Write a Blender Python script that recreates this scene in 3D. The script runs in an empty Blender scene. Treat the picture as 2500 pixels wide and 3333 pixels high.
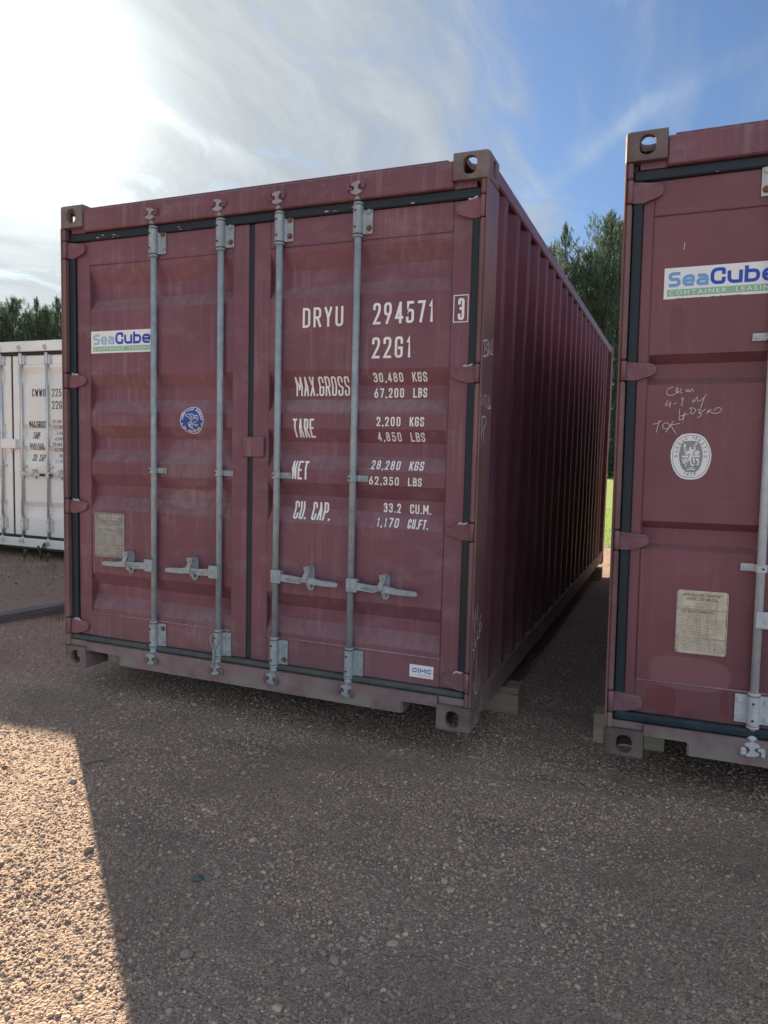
import bpy, bmesh, math, random
import numpy as np
from mathutils import Vector, Matrix, Euler

random.seed(7)
RS = np.random.RandomState(11)
SC = bpy.context.scene
COL = SC.collection
Z0 = 0.135            # height of the container undersides above the gravel

# ------------------------------------------------------------------ camera
def camera():
    yaw, pitch, roll = 0.386767636, -0.0819877645, 0.0246461661
    cy, sy, cp, sp = math.cos(yaw), math.sin(yaw), math.cos(pitch), math.sin(pitch)
    f = Vector((-sy * cp, cy * cp, sp)); r = Vector((cy, sy, 0)); u = r.cross(f)
    R = r * math.cos(roll) + u * math.sin(roll)
    U = -r * math.sin(roll) + u * math.cos(roll)
    m = Matrix(((R.x, U.x, -f.x, 3.2757), (R.y, U.y, -f.y, -3.1573), (R.z, U.z, -f.z, 1.2803 + Z0), (0, 0, 0, 1)))
    cd = bpy.data.cameras.new('camera'); co = bpy.data.objects.new('camera', cd); COL.objects.link(co)
    co.matrix_world = m
    cd.sensor_fit = 'HORIZONTAL'; cd.sensor_width = 36.0; cd.lens = 2371.9 / 2500 * 36
    cd.clip_start = 0.05; cd.clip_end = 2000
    SC.camera = co
camera()

# ------------------------------------------------------------------ light
SUN_EL, SUN_AZ = math.radians(23.2), math.radians(-48.7)      # azimuth from +Y, negative towards -X
SUNV = Vector((math.sin(SUN_AZ) * math.cos(SUN_EL), math.cos(SUN_AZ) * math.cos(SUN_EL), math.sin(SUN_EL)))
def N(nt, typ, ins=None, **props):
    n = nt.nodes.new(typ)
    for k, v in props.items(): setattr(n, k, v)
    for k, v in (ins or {}).items():
        s = n.inputs[k]
        if isinstance(v, bpy.types.NodeSocket): nt.links.new(v, s)
        else: s.default_value = v
    return n
def math_(nt, op, a, b=0.0, c=0.0, clamp=False):
    n = N(nt, 'ShaderNodeMath', {0: a, 1: b, 2: c}, operation=op, use_clamp=clamp); return n.outputs[0]
def mixc(nt, f, a, b, blend='MIX'):
    n = N(nt, 'ShaderNodeMix', {0: f, 6: a, 7: b}, data_type='RGBA', blend_type=blend); return n.outputs[2]
def ramp(nt, f, stops):
    n = N(nt, 'ShaderNodeValToRGB', {0: f}); cr = n.color_ramp
    while len(cr.elements) < len(stops): cr.elements.new(0.5)
    for e, (p, c) in zip(cr.elements, stops):
        e.position = p; e.color = (c, c, c, 1) if not hasattr(c, '__len__') else (*c, 1)
    return n.outputs[0]
def c4(r, g, b): return (r, g, b, 1.0)

def world():
    w = bpy.data.worlds.new('World'); SC.world = w; w.use_nodes = True
    nt = w.node_tree; nt.nodes.clear()
    sky = N(nt, 'ShaderNodeTexSky', sky_type='NISHITA', sun_disc=False, sun_elevation=SUN_EL, sun_rotation=SUN_AZ,
            air_density=1.0, dust_density=1.2, ozone_density=2.2, altitude=200)
    tc = N(nt, 'ShaderNodeTexCoord')
    sep = N(nt, 'ShaderNodeSeparateXYZ', {0: tc.outputs['Generated']})
    zz = math_(nt, 'MAXIMUM', sep.outputs[2], 0.0)
    den = math_(nt, 'ADD', zz, 0.16)
    px = math_(nt, 'DIVIDE', sep.outputs[0], den); py = math_(nt, 'DIVIDE', sep.outputs[1], den)
    p = N(nt, 'ShaderNodeCombineXYZ', {0: px, 1: py, 2: 0.0}).outputs[0]
    # thin cirrus: warped, streaky noise on the cloud plane
    warp = N(nt, 'ShaderNodeTexNoise', {'Vector': p, 'Scale': 1.1, 'Detail': 3.0}).outputs['Color']
    pw = N(nt, 'ShaderNodeVectorMath', {0: warp, 1: (0.55, 0.55, 0.0)}, operation='MULTIPLY').outputs[0]
    pw = N(nt, 'ShaderNodeVectorMath', {0: p, 1: pw}, operation='ADD').outputs[0]
    m1 = N(nt, 'ShaderNodeMapping', {'Vector': pw, 'Rotation': (0, 0, math.radians(38)), 'Scale': (2.6, 1.1, 1)}).outputs[0]
    n1 = N(nt, 'ShaderNodeTexNoise', {'Vector': m1, 'Scale': 2.1, 'Detail': 11.0, 'Roughness': 0.63, 'Distortion': 0.6}).outputs[0]
    m2 = N(nt, 'ShaderNodeMapping', {'Vector': pw, 'Location': (3, 1, 0), 'Rotation': (0, 0, math.radians(-35)), 'Scale': (5.0, 0.9, 1)}).outputs[0]
    n2 = N(nt, 'ShaderNodeTexNoise', {'Vector': m2, 'Scale': 1.4, 'Detail': 8.0, 'Roughness': 0.6}).outputs[0]
    # the cirrus sheet leaves one wide blue opening to the right of the view
    dots = N(nt, 'ShaderNodeVectorMath', {0: tc.outputs['Generated'], 1: SUNV}, operation='DOT_PRODUCT').outputs['Value']
    gaz, gel = math.radians(GAP[0]), math.radians(GAP[1])
    gv = (math.sin(gaz) * math.cos(gel), math.cos(gaz) * math.cos(gel), math.sin(gel))
    gd = N(nt, 'ShaderNodeVectorMath', {0: tc.outputs['Generated'], 1: gv}, operation='DOT_PRODUCT').outputs['Value']
    cover = N(nt, 'ShaderNodeMapRange', {0: gd, 1: math.cos(math.radians(GAP[2])), 2: math.cos(math.radians(GAP[3])), 3: 0.0, 4: 1.0}, interpolation_type='SMOOTHSTEP').outputs[0]
    sheet = math_(nt, 'ADD', math_(nt, 'MULTIPLY', cover, 0.50), n1)
    sheet = ramp(nt, sheet, [(0.60, 0.0), (0.80, 0.5), (1.0, 0.9)])
    wisp = ramp(nt, n2, [(0.50, 0.0), (0.74, 0.5)])
    mask = math_(nt, 'ADD', math_(nt, 'MAXIMUM', math_(nt, 'MULTIPLY', sheet, 0.9), math_(nt, 'MULTIPLY', wisp, 0.5)), 0.12, clamp=True)
    # light scattered forward by the sheet round the sun
    ang = math_(nt, 'ARCCOSINE', math_(nt, 'MINIMUM', dots, 0.99999))
    g1 = math_(nt, 'POWER', 2.71828, math_(nt, 'MULTIPLY', ang, -22.0))
    g2 = math_(nt, 'POWER', 2.71828, math_(nt, 'MULTIPLY', ang, -1.7))
    tex = N(nt, 'ShaderNodeMapRange', {0: math_(nt, 'ADD', math_(nt, 'MULTIPLY', n1, 0.6), math_(nt, 'MULTIPLY', n2, 0.4)), 1: 0.36, 2: 0.62, 3: 0.84, 4: 1.20}).outputs[0]
    lum = math_(nt, 'ADD', math_(nt, 'MULTIPLY', g1, GLOW1), math_(nt, 'ADD', math_(nt, 'MULTIPLY', g2, GLOW2), CLOUD0))
    lum = math_(nt, 'ADD', lum, math_(nt, 'MULTIPLY', math_(nt, 'MAXIMUM', math_(nt, 'MULTIPLY', dots, -1.0), 0.0), BACK0))  # unseen sky opposite the sun brightened to fill the shaded doors
    lum = math_(nt, 'MULTIPLY', lum, tex)
    g3 = math_(nt, 'POWER', 2.71828, math_(nt, 'MULTIPLY', ang, -4.5))
    ccol = mixc(nt, g3, c4(0.80, 0.90, 1.0), c4(1.0, 0.965, 0.80))
    cl = N(nt, 'ShaderNodeVectorMath', {0: ccol, 'Scale': lum}, operation='SCALE').outputs[0]
    skyc = N(nt, 'ShaderNodeVectorMath', {0: sky.outputs[0], 1: SKYTINT}, operation='MULTIPLY').outputs[0]
    # two old contrails, each a soft band along a great circle
    ob = tc.outputs['Generated']
    for (a1, e1, a2, e2, wd, st_) in STREAKS:
        d1 = Vector((math.sin(math.radians(a1)) * math.cos(math.radians(e1)), math.cos(math.radians(a1)) * math.cos(math.radians(e1)), math.sin(math.radians(e1))))
        d2 = Vector((math.sin(math.radians(a2)) * math.cos(math.radians(e2)), math.cos(math.radians(a2)) * math.cos(math.radians(e2)), math.sin(math.radians(e2))))
        nn = d1.cross(d2).normalized(); md = (d1 + d2).normalized(); half = d1.angle(d2) * .5
        s_ = N(nt, 'ShaderNodeVectorMath', {0: ob, 1: nn}, operation='DOT_PRODUCT').outputs['Value']
        s_ = math_(nt, 'ADD', s_, math_(nt, 'MULTIPLY', math_(nt, 'SUBTRACT', n1, 0.5), 0.05))
        s_ = math_(nt, 'DIVIDE', s_, wd); s_ = math_(nt, 'POWER', 2.71828, math_(nt, 'MULTIPLY', math_(nt, 'MULTIPLY', s_, s_), -1.0))
        al = N(nt, 'ShaderNodeVectorMath', {0: ob, 1: md}, operation='DOT_PRODUCT').outputs['Value']
        al = N(nt, 'ShaderNodeMapRange', {0: al, 1: math.cos(half * 1.5), 2: math.cos(half * .7), 3: 0.0, 4: 1.0}, interpolation_type='SMOOTHSTEP').outputs[0]
        k_ = math_(nt, 'MULTIPLY', math_(nt, 'MULTIPLY', s_, al), math_(nt, 'MULTIPLY', ramp(nt, n2, [(0.3, 0.35), (0.65, 1.0)]), st_))
        mask = math_(nt, 'MAXIMUM', mask, k_); lum = math_(nt, 'ADD', lum, math_(nt, 'MULTIPLY', k_, 0.6))
    cl = N(nt, 'ShaderNodeVectorMath', {0: ccol, 'Scale': lum}, operation='SCALE').outputs[0]
    hz = N(nt, 'ShaderNodeMapRange', {0: sep.outputs[2], 1: 0.0, 2: 0.22, 3: 0.55, 4: 0.0}).outputs[0]
    mask = math_(nt, 'MAXIMUM', mask, math_(nt, 'MULTIPLY', hz, math_(nt, 'ADD', math_(nt, 'MULTIPLY', cover, 0.8), 0.15)))
    out = mixc(nt, mask, skyc, cl)
    bg = N(nt, 'ShaderNodeBackground', {0: out, 1: SKY_STRENGTH})
    o = N(nt, 'ShaderNodeOutputWorld', {0: bg.outputs[0]})
SKY_STRENGTH = 0.10
SKYTINT = (0.165, 0.222, 0.29)
STREAKS = ((-46.2, 25.1, -32.2, 19.9, 0.011, 1.0), (-12.2, 18.2, -2.8, 24.1, 0.016, 0.5), (-10.6, 20.5, 3.8, 26.2, 0.02, 0.35))
GAP = (38.0, 30.0, 37.0, 54.0)
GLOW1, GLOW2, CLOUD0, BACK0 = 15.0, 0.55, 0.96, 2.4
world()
sd = bpy.data.lights.new('sun', 'SUN'); sd.energy = 3.8; sd.angle = math.radians(0.6); sd.color = (1.0, 0.78, 0.53)
so = bpy.data.objects.new('sun', sd); COL.objects.link(so); so.rotation_euler = SUNV.to_track_quat('Z', 'Y').to_euler(); so.location = (-30, 25, 30)
SC.view_settings.view_transform = 'Standard'; SC.view_settings.look = 'None'
SC.view_settings.exposure = 2.2; SC.view_settings.gamma = 1.0; SC.view_settings.use_curve_mapping = False
try:
    SC.cycles.max_bounces = 6; SC.cycles.diffuse_bounces = 4; SC.cycles.transparent_max_bounces = 4; SC.cycles.caustics_reflective = False
except Exception: pass

# ------------------------------------------------------------------ materials
def new_mat(name):
    m = bpy.data.materials.new(name); m.use_nodes = True; nt = m.node_tree; nt.nodes.clear()
    b = N(nt, 'ShaderNodeBsdfPrincipled'); N(nt, 'ShaderNodeOutputMaterial', {0: b.outputs[0]})
    return m, nt, b
def noise(nt, v, scale, detail=4.0, rough=0.55, dist=0.0):
    return N(nt, 'ShaderNodeTexNoise', {'Vector': v, 'Scale': scale, 'Detail': detail, 'Roughness': rough, 'Distortion': dist}).outputs[0]
def mapping(nt, v, scale=(1, 1, 1), loc=(0, 0, 0), rot=(0, 0, 0)):
    return N(nt, 'ShaderNodeMapping', {'Vector': v, 'Scale': scale, 'Location': loc, 'Rotation': rot}).outputs[0]
def bump(nt, h, strength, dist, normal=None):
    d = {'Height': h, 'Strength': strength, 'Distance': dist}
    if normal: d['Normal'] = normal
    return N(nt, 'ShaderNodeBump', d).outputs[0]

def paint_mat(name, base, pale, seed=0.0, rough=0.42, streak=0.25, grime=0.5, chips=0.5, dark=0.75, spec=0.4, patches=()):
    m, nt, b = new_mat(name)
    oc = N(nt, 'ShaderNodeTexCoord').outputs['Object']
    v = mapping(nt, oc, loc=(seed, seed * 1.7, seed * 0.6))
    sepo = N(nt, 'ShaderNodeSeparateXYZ', {0: oc})
    geo = N(nt, 'ShaderNodeNewGeometry')
    sepn = N(nt, 'ShaderNodeSeparateXYZ', {0: geo.outputs['Normal']})
    big = noise(nt, v, 1.3, 5.0)
    col = mixc(nt, ramp(nt, big, [(0.3, 0.0), (0.7, 1.0)]), c4(*[c * dark for c in base]), c4(*[min(1, c * 1.15) for c in base]))
    # rain streaks
    sv = mapping(nt, v, scale=(34, 34, 1.3))
    st = noise(nt, sv, 1.0, 5.0, 0.62)
    stm = math_(nt, 'MULTIPLY', ramp(nt, st, [(0.50, 0.0), (0.72, 1.0)]), ramp(nt, noise(nt, v, 2.2, 2.0), [(0.42, 0.1), (0.62, 1.0)]))
    col = mixc(nt, math_(nt, 'MULTIPLY', stm, streak), col, c4(*pale))
    # patchy chalking of the paint
    ch = noise(nt, mapping(nt, v, scale=(5, 5, 9)), 1.0, 8.0, 0.7)
    col = mixc(nt, math_(nt, 'MULTIPLY', ramp(nt, ch, [(0.52, 0.0), (0.75, 1.0)]), streak * 0.8), col, c4(*pale))
    # dust lying on ledges and slopes that face up
    upf = N(nt, 'ShaderNodeMapRange', {0: sepn.outputs[2], 1: 0.12, 2: 0.6, 3: 0.0, 4: 0.34}).outputs[0]
    upn = ramp(nt, noise(nt, mapping(nt, v, scale=(30, 30, 5)), 1.0, 6.0, 0.7), [(0.35, 0.25), (0.7, 1.0)])
    col = mixc(nt, math_(nt, 'MULTIPLY', upf, upn), col, c4(*pale))
    # splashed mud low down
    gr = N(nt, 'ShaderNodeMapRange', {0: sepo.outputs[2], 1: 0.0, 2: 0.38, 3: 1.0, 4: 0.0}).outputs[0]
    gn = ramp(nt, noise(nt, v, 7.0, 8.0, 0.7), [(0.30, 0.15), (0.60, 1.0)])
    gf = math_(nt, 'MULTIPLY', math_(nt, 'MULTIPLY', gr, gn), grime)
    col = mixc(nt, gf, col, c4(0.25, 0.235, 0.225))
    # single stains, each where it sits on its door: centre x, z, half sizes, colour, strength, streaky
    for (pcx, pcz, phx, phz, pcol, pst, pk) in patches:
        wob_ = math_(nt, 'MULTIPLY', math_(nt, 'SUBTRACT', noise(nt, oc, 14.0 if pk else 7.0, 6.0), 0.5), 2.2 if pk else 0.9)
        ax = math_(nt, 'ABSOLUTE', math_(nt, 'DIVIDE', math_(nt, 'SUBTRACT', sepo.outputs[0], pcx), phx))
        az = math_(nt, 'ABSOLUTE', math_(nt, 'DIVIDE', math_(nt, 'SUBTRACT', sepo.outputs[2], pcz), phz))
        dd = math_(nt, 'ADD', math_(nt, 'POWER', ax, 3.0), math_(nt, 'ADD', math_(nt, 'POWER', az, 3.0), wob_))
        mk = N(nt, 'ShaderNodeMapRange', {0: dd, 1: 0.45 if pk else 0.8, 2: 1.15, 3: 1.0, 4: 0.0}, interpolation_type='SMOOTHSTEP').outputs[0]
        if pk: mk = math_(nt, 'MULTIPLY', mk, ramp(nt, noise(nt, mapping(nt, oc, scale=(60, 60, 9)), 1.0, 7.0, 0.75), [(0.38, 0.12), (0.66, 1.0)]))
        col = mixc(nt, math_(nt, 'MULTIPLY', mk, pst), col, c4(*pcol))
    # rust breaking through
    rn = noise(nt, mapping(nt, v, scale=(22, 22, 12)), 1.0, 9.0, 0.72)
    rm = math_(nt, 'MULTIPLY', ramp(nt, rn, [(0.63, 0.0), (0.69, 1.0)]), ramp(nt, noise(nt, v, 2.7, 3.0), [(0.5, 0.0), (0.6, 1.0)]))
    col = mixc(nt, math_(nt, 'MULTIPLY', rm, chips * 0.7), col, c4(0.115, 0.055, 0.04))
    # small chips and specks
    vo = N(nt, 'ShaderNodeTexVoronoi', {'Vector': v, 'Scale': 38.0, 'Randomness': 1.0})
    sp = ramp(nt, vo.outputs['Distance'], [(0.045, 1.0), (0.065, 0.0)])
    spm = math_(nt, 'MULTIPLY', sp, ramp(nt, noise(nt, v, 9.0, 2.0), [(0.60, 0.0), (0.66, 1.0)]))
    col = mixc(nt, math_(nt, 'MULTIPLY', spm, chips), col, c4(0.42, 0.37, 0.36))
    nt.links.new(col, b.inputs['Base Color'])
    r = math_(nt, 'ADD', math_(nt, 'MULTIPLY', ch, 0.30), rough - 0.12)
    r = math_(nt, 'ADD', r, math_(nt, 'MULTIPLY', gf, 0.3))
    nt.links.new(r, b.inputs['Roughness'])
    b.inputs['Specular IOR Level'].default_value = spec
    wob = bump(nt, noise(nt, v, 3.2, 2.0), 0.35, 0.012)
    fine = bump(nt, noise(nt, v, 240.0, 3.0), 0.16, 0.0012, wob)
    nt.links.new(fine, b.inputs['Normal'])
    return m

def metal_mat(name, base, metallic=0.35, rough=0.48, rust=0.3, mott=0.25):
    m, nt, b = new_mat(name)
    oc = N(nt, 'ShaderNodeTexCoord').outputs['Object']
    n1 = noise(nt, oc, 26.0, 6.0, 0.65)
    n2 = noise(nt, mapping(nt, oc, scale=(60, 60, 4)), 1.0, 4.0)
    col = mixc(nt, ramp(nt, n1, [(0.3, 0.0), (0.7, 1.0)]), c4(*[c * (1 - mott) for c in base]), c4(*[min(1, c * (1 + mott * 0.7)) for c in base]))
    col = mixc(nt, math_(nt, 'MULTIPLY', ramp(nt, n2, [(0.52, 0.0), (0.75, 1.0)]), 0.3), col, c4(0.12, 0.12, 0.12))
    rs = ramp(nt, noise(nt, oc, 55.0, 7.0, 0.7), [(0.63, 0.0), (0.70, 1.0)])
    col = mixc(nt, math_(nt, 'MULTIPLY', rs, rust), col, c4(0.13, 0.06, 0.03))
    nt.links.new(col, b.inputs['Base Color'])
    b.inputs['Metallic'].default_value = metallic
    nt.links.new(math_(nt, 'ADD', math_(nt, 'MULTIPLY', n1, 0.25), rough - 0.1), b.inputs['Roughness'])
    nt.links.new(bump(nt, noise(nt, oc, 120.0, 4.0), 0.25, 0.0015), b.inputs['Normal'])
    return m

def rubber_mat(name, base, dust=(0.10, 0.11, 0.10), dustamt=0.5):
    m, nt, b = new_mat(name)
    oc = N(nt, 'ShaderNodeTexCoord').outputs['Object']
    sepo = N(nt, 'ShaderNodeSeparateXYZ', {0: oc})
    n1 = noise(nt, oc, 9.0, 7.0, 0.7)
    low = N(nt, 'ShaderNodeMapRange', {0: sepo.outputs[2], 1: 0.1, 2: 0.5, 3: 1.6, 4: 0.35}).outputs[0]
    f = math_(nt, 'MULTIPLY', math_(nt, 'MULTIPLY', ramp(nt, n1, [(0.38, 0.0), (0.75, 1.0)]), low), dustamt, clamp=True)
    col = mixc(nt, f, c4(*base), c4(*dust))
    fl = N(nt, 'ShaderNodeTexVoronoi', {'Vector': mapping(nt, oc, scale=(9, 9, 22)), 'Scale': 1.6})
    fm = math_(nt, 'MULTIPLY', ramp(nt, fl.outputs['Distance'], [(0.05, 1.0), (0.08, 0.0)]), ramp(nt, noise(nt, oc, 5.0), [(0.54, 0.0), (0.58, 1.0)]))
    col = mixc(nt, math_(nt, 'MULTIPLY', fm, 0.7), col, c4(0.45, 0.42, 0.40))
    nt.links.new(col, b.inputs['Base Color'])
    nt.links.new(math_(nt, 'ADD', math_(nt, 'MULTIPLY', n1, 0.3), 0.42), b.inputs['Roughness'])
    nt.links.new(bump(nt, noise(nt, mapping(nt, oc, scale=(20, 20, 40)), 1.0, 4.0), 0.3, 0.003), b.inputs['Normal'])
    return m

def flat_mat(name, base, rough=0.5, wear=0.0, wearcol=(0.2, 0.08, 0.09), wscale=30.0, thr=0.6, vary=0.08):
    m, nt, b = new_mat(name)
    oc = N(nt, 'ShaderNodeTexCoord').outputs['Object']
    n1 = noise(nt, oc, wscale, 7.0, 0.68)
    n0 = noise(nt, oc, 12.0, 3.0)
    col = mixc(nt, n0, c4(*[c * (1 - vary) for c in base]), c4(*[min(1, c * (1 + vary)) for c in base]))
    if wear > 0:
        w = math_(nt, 'MULTIPLY', ramp(nt, n1, [(thr, 0.0), (thr + 0.05, 1.0)]), wear)
        col = mixc(nt, w, col, c4(*wearcol))
    nt.links.new(col, b.inputs['Base Color']); b.inputs['Roughness'].default_value = rough
    return m

def wood_mat(name, a, bcol, axis=0):
    m, nt, b = new_mat(name)
    oc = N(nt, 'ShaderNodeTexCoord').outputs['Object']
    s = [14, 14, 14]; s[axis] = 1.0
    g = noise(nt, mapping(nt, oc, scale=tuple(s)), 2.2, 7.0, 0.7, 0.4)
    col = mixc(nt, ramp(nt, g, [(0.32, 0.0), (0.68, 1.0)]), c4(*a), c4(*bcol))
    cr = ramp(nt, noise(nt, mapping(nt, oc, scale=tuple([x * 2.2 if x > 2 else 0.7 for x in s])), 2.0, 3.0), [(0.62, 0.0), (0.67, 1.0)])
    col = mixc(nt, math_(nt, 'MULTIPLY', cr, 0.6), col, c4(0.02, 0.018, 0.015))
    nt.links.new(col, b.inputs['Base Color']); b.inputs['Roughness'].default_value = 0.85
    nt.links.new(bump(nt, g, 0.6, 0.006), b.inputs['Normal'])
    return m

# ------------------------------------------------------------------ mesh helpers
class MB:
    def __init__(s): s.v = []; s.f = []; s.sm = []
    def add(s, vs, fs, smooth=False):
        o = len(s.v); s.v += [tuple(v) for v in vs]; s.f += [tuple(i + o for i in f) for f in fs]; s.sm += [smooth] * len(fs); return s
    def box(s, x0, x1, y0, y1, z0, z1, c=0.0):
        if x0 > x1: x0, x1 = x1, x0
        if c <= 0:
            vs = [(x, y, z) for z in (z0, z1) for y in (y0, y1) for x in (x0, x1)]
            return s.add(vs, [(0, 2, 3, 1), (4, 5, 7, 6), (0, 1, 5, 4), (2, 6, 7, 3), (0, 4, 6, 2), (1, 3, 7, 5)])
        c = min(c, (x1 - x0) * .45, (y1 - y0) * .45, (z1 - z0) * .45)
        vs = []; idx = {}
        X = (x0, x1); Y = (y0, y1); Z = (z0, z1)
        for i in (0, 1):
            for j in (0, 1):
                for k in (0, 1):
                    dx = c * (1 - 2 * i); dy = c * (1 - 2 * j); dz = c * (1 - 2 * k)
                    idx[i, j, k, 0] = len(vs); vs.append((X[i], Y[j] + dy, Z[k] + dz))
                    idx[i, j, k, 1] = len(vs); vs.append((X[i] + dx, Y[j], Z[k] + dz))
                    idx[i, j, k, 2] = len(vs); vs.append((X[i] + dx, Y[j] + dy, Z[k]))
        fs = []
        def F(l, flip): fs.append(tuple(l[::-1]) if flip else tuple(l))
        for i in (0, 1): F([idx[i, 0, 0, 0], idx[i, 1, 0, 0], idx[i, 1, 1, 0], idx[i, 0, 1, 0]], i == 0)
        for j in (0, 1): F([idx[0, j, 0, 1], idx[1, j, 0, 1], idx[1, j, 1, 1], idx[0, j, 1, 1]], j == 1)
        for k in (0, 1): F([idx[0, 0, k, 2], idx[1, 0, k, 2], idx[1, 1, k, 2], idx[0, 1, k, 2]], k == 0)
        for i in (0, 1):
            for j in (0, 1): F([idx[i, j, 0, 0], idx[i, j, 0, 1], idx[i, j, 1, 1], idx[i, j, 1, 0]], (i + j) % 2 == 1)
        for i in (0, 1):
            for k in (0, 1): F([idx[i, 0, k, 0], idx[i, 0, k, 2], idx[i, 1, k, 2], idx[i, 1, k, 0]], (i + k) % 2 == 0)
        for j in (0, 1):
            for k in (0, 1): F([idx[0, j, k, 1], idx[0, j, k, 2], idx[1, j, k, 2], idx[1, j, k, 1]], (j + k) % 2 == 1)
        for i in (0, 1):
            for j in (0, 1):
                for k in (0, 1): F([idx[i, j, k, 0], idx[i, j, k, 1], idx[i, j, k, 2]], (i + j + k) % 2 == 1)
        return s.add(vs, fs)
    def lathe(s, prof, cx, cy, n=16, axis='z', cz=0.0, smooth=True):
        """prof: list of (r, t) along the axis; cx, cy: the other two coordinates."""
        vs = []
        for r, t in prof:
            for i in range(n):
                a = 2 * math.pi * i / n; p, q = r * math.cos(a), r * math.sin(a)
                vs.append((cx + p, cy + q, t) if axis == 'z' else ((cx + p, t, cy + q) if axis == 'y' else (t, cx + p, cy + q)))
        fs = []
        for k in range(len(prof) - 1):
            for i in range(n):
                a, b = k * n + i, k * n + (i + 1) % n
                fs.append((a, b, b + n, a + n))
        s.add(vs, fs, smooth)
        o = len(s.v) - len(vs)
        s.f.append(tuple(o + i for i in range(n))[::-1]); s.sm.append(False)
        s.f.append(tuple(o + (len(prof) - 1) * n + i for i in range(n))); s.sm.append(False)
        return s
    def prism(s, poly, t0, t1, axis='y'):
        """poly in the plane across the axis: (x,z) for y, (x,y) for z, (y,z) for x."""
        n = len(poly); vs = []
        for t in (t0, t1):
            for a, b in poly: vs.append((a, t, b) if axis == 'y' else ((a, b, t) if axis == 'z' else (t, a, b)))
        fs = [tuple(range(n)), tuple(range(2 * n - 1, n - 1, -1))] + [(i, i + n, (i + 1) % n + n, (i + 1) % n) for i in range(n)]
        return s.add(vs, fs)
    def tube(s, pts, r, n=8, smooth=True, closed=False):
        pts = [Vector(p) for p in pts]; vs = []; m = len(pts); rr = r if hasattr(r, '__len__') else [r] * m
        up = Vector((0, 0, 1)); prev = None
        for i, p in enumerate(pts):
            if closed: t = (pts[(i + 1) % m] - pts[i - 1]).normalized()
            else: t = (pts[min(i + 1, m - 1)] - pts[max(i - 1, 0)]).normalized()
            if prev is None:
                a = up if abs(t.z) < 0.9 else Vector((1, 0, 0)); u = t.cross(a).normalized()
            else: u = (prev - t * prev.dot(t)).normalized()
            prev = u; w = t.cross(u)
            for k in range(n):
                an = 2 * math.pi * k / n; vs.append(p + (u * math.cos(an) + w * math.sin(an)) * rr[i])
        fs = []
        for i in range(m if closed else m - 1):
            j = (i + 1) % m
            for k in range(n): fs.append((i * n + k, i * n + (k + 1) % n, j * n + (k + 1) % n, j * n + k))
        if not closed: fs += [tuple(range(n))[::-1], tuple((m - 1) * n + k for k in range(n))]
        return s.add(vs, fs, smooth)
    def mesh(s, name):
        me = bpy.data.meshes.new(name); me.from_pydata(s.v, [], s.f); me.update()
        me.polygons.foreach_set('use_smooth', s.sm)
        bm = bmesh.new(); bm.from_mesh(me); bmesh.ops.recalc_face_normals(bm, faces=bm.faces); bm.to_mesh(me); bm.free()
        return me
    def build(s, name, mat, parent=None, label=None, kind=None):
        return put(name, s.mesh(name), mat, parent, label, kind)

def put(name, me, mat, parent=None, label=None, kind=None, loc=None, rot=None):
    o = bpy.data.objects.new(name, me); COL.objects.link(o)
    if mat and not me.materials: me.materials.append(mat)
    if parent: o.parent = parent
    if label: o['label'] = label
    if kind: o['kind'] = kind
    if loc is not None: o.location = loc
    if rot is not None: o.rotation_euler = rot
    return o
def thing(name, label, cat, loc=(0, 0, 0), rot=(0, 0, 0), group=None):
    o = bpy.data.objects.new(name, None); COL.objects.link(o); o.empty_display_size = 0.2
    o.location = loc; o.rotation_euler = rot; o['label'] = label; o['category'] = cat
    if group: o['group'] = group
    return o
def tag(o, label, cat, group=None):
    o['label'] = label; o['category'] = cat
    if group: o['group'] = group
    return o

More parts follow.
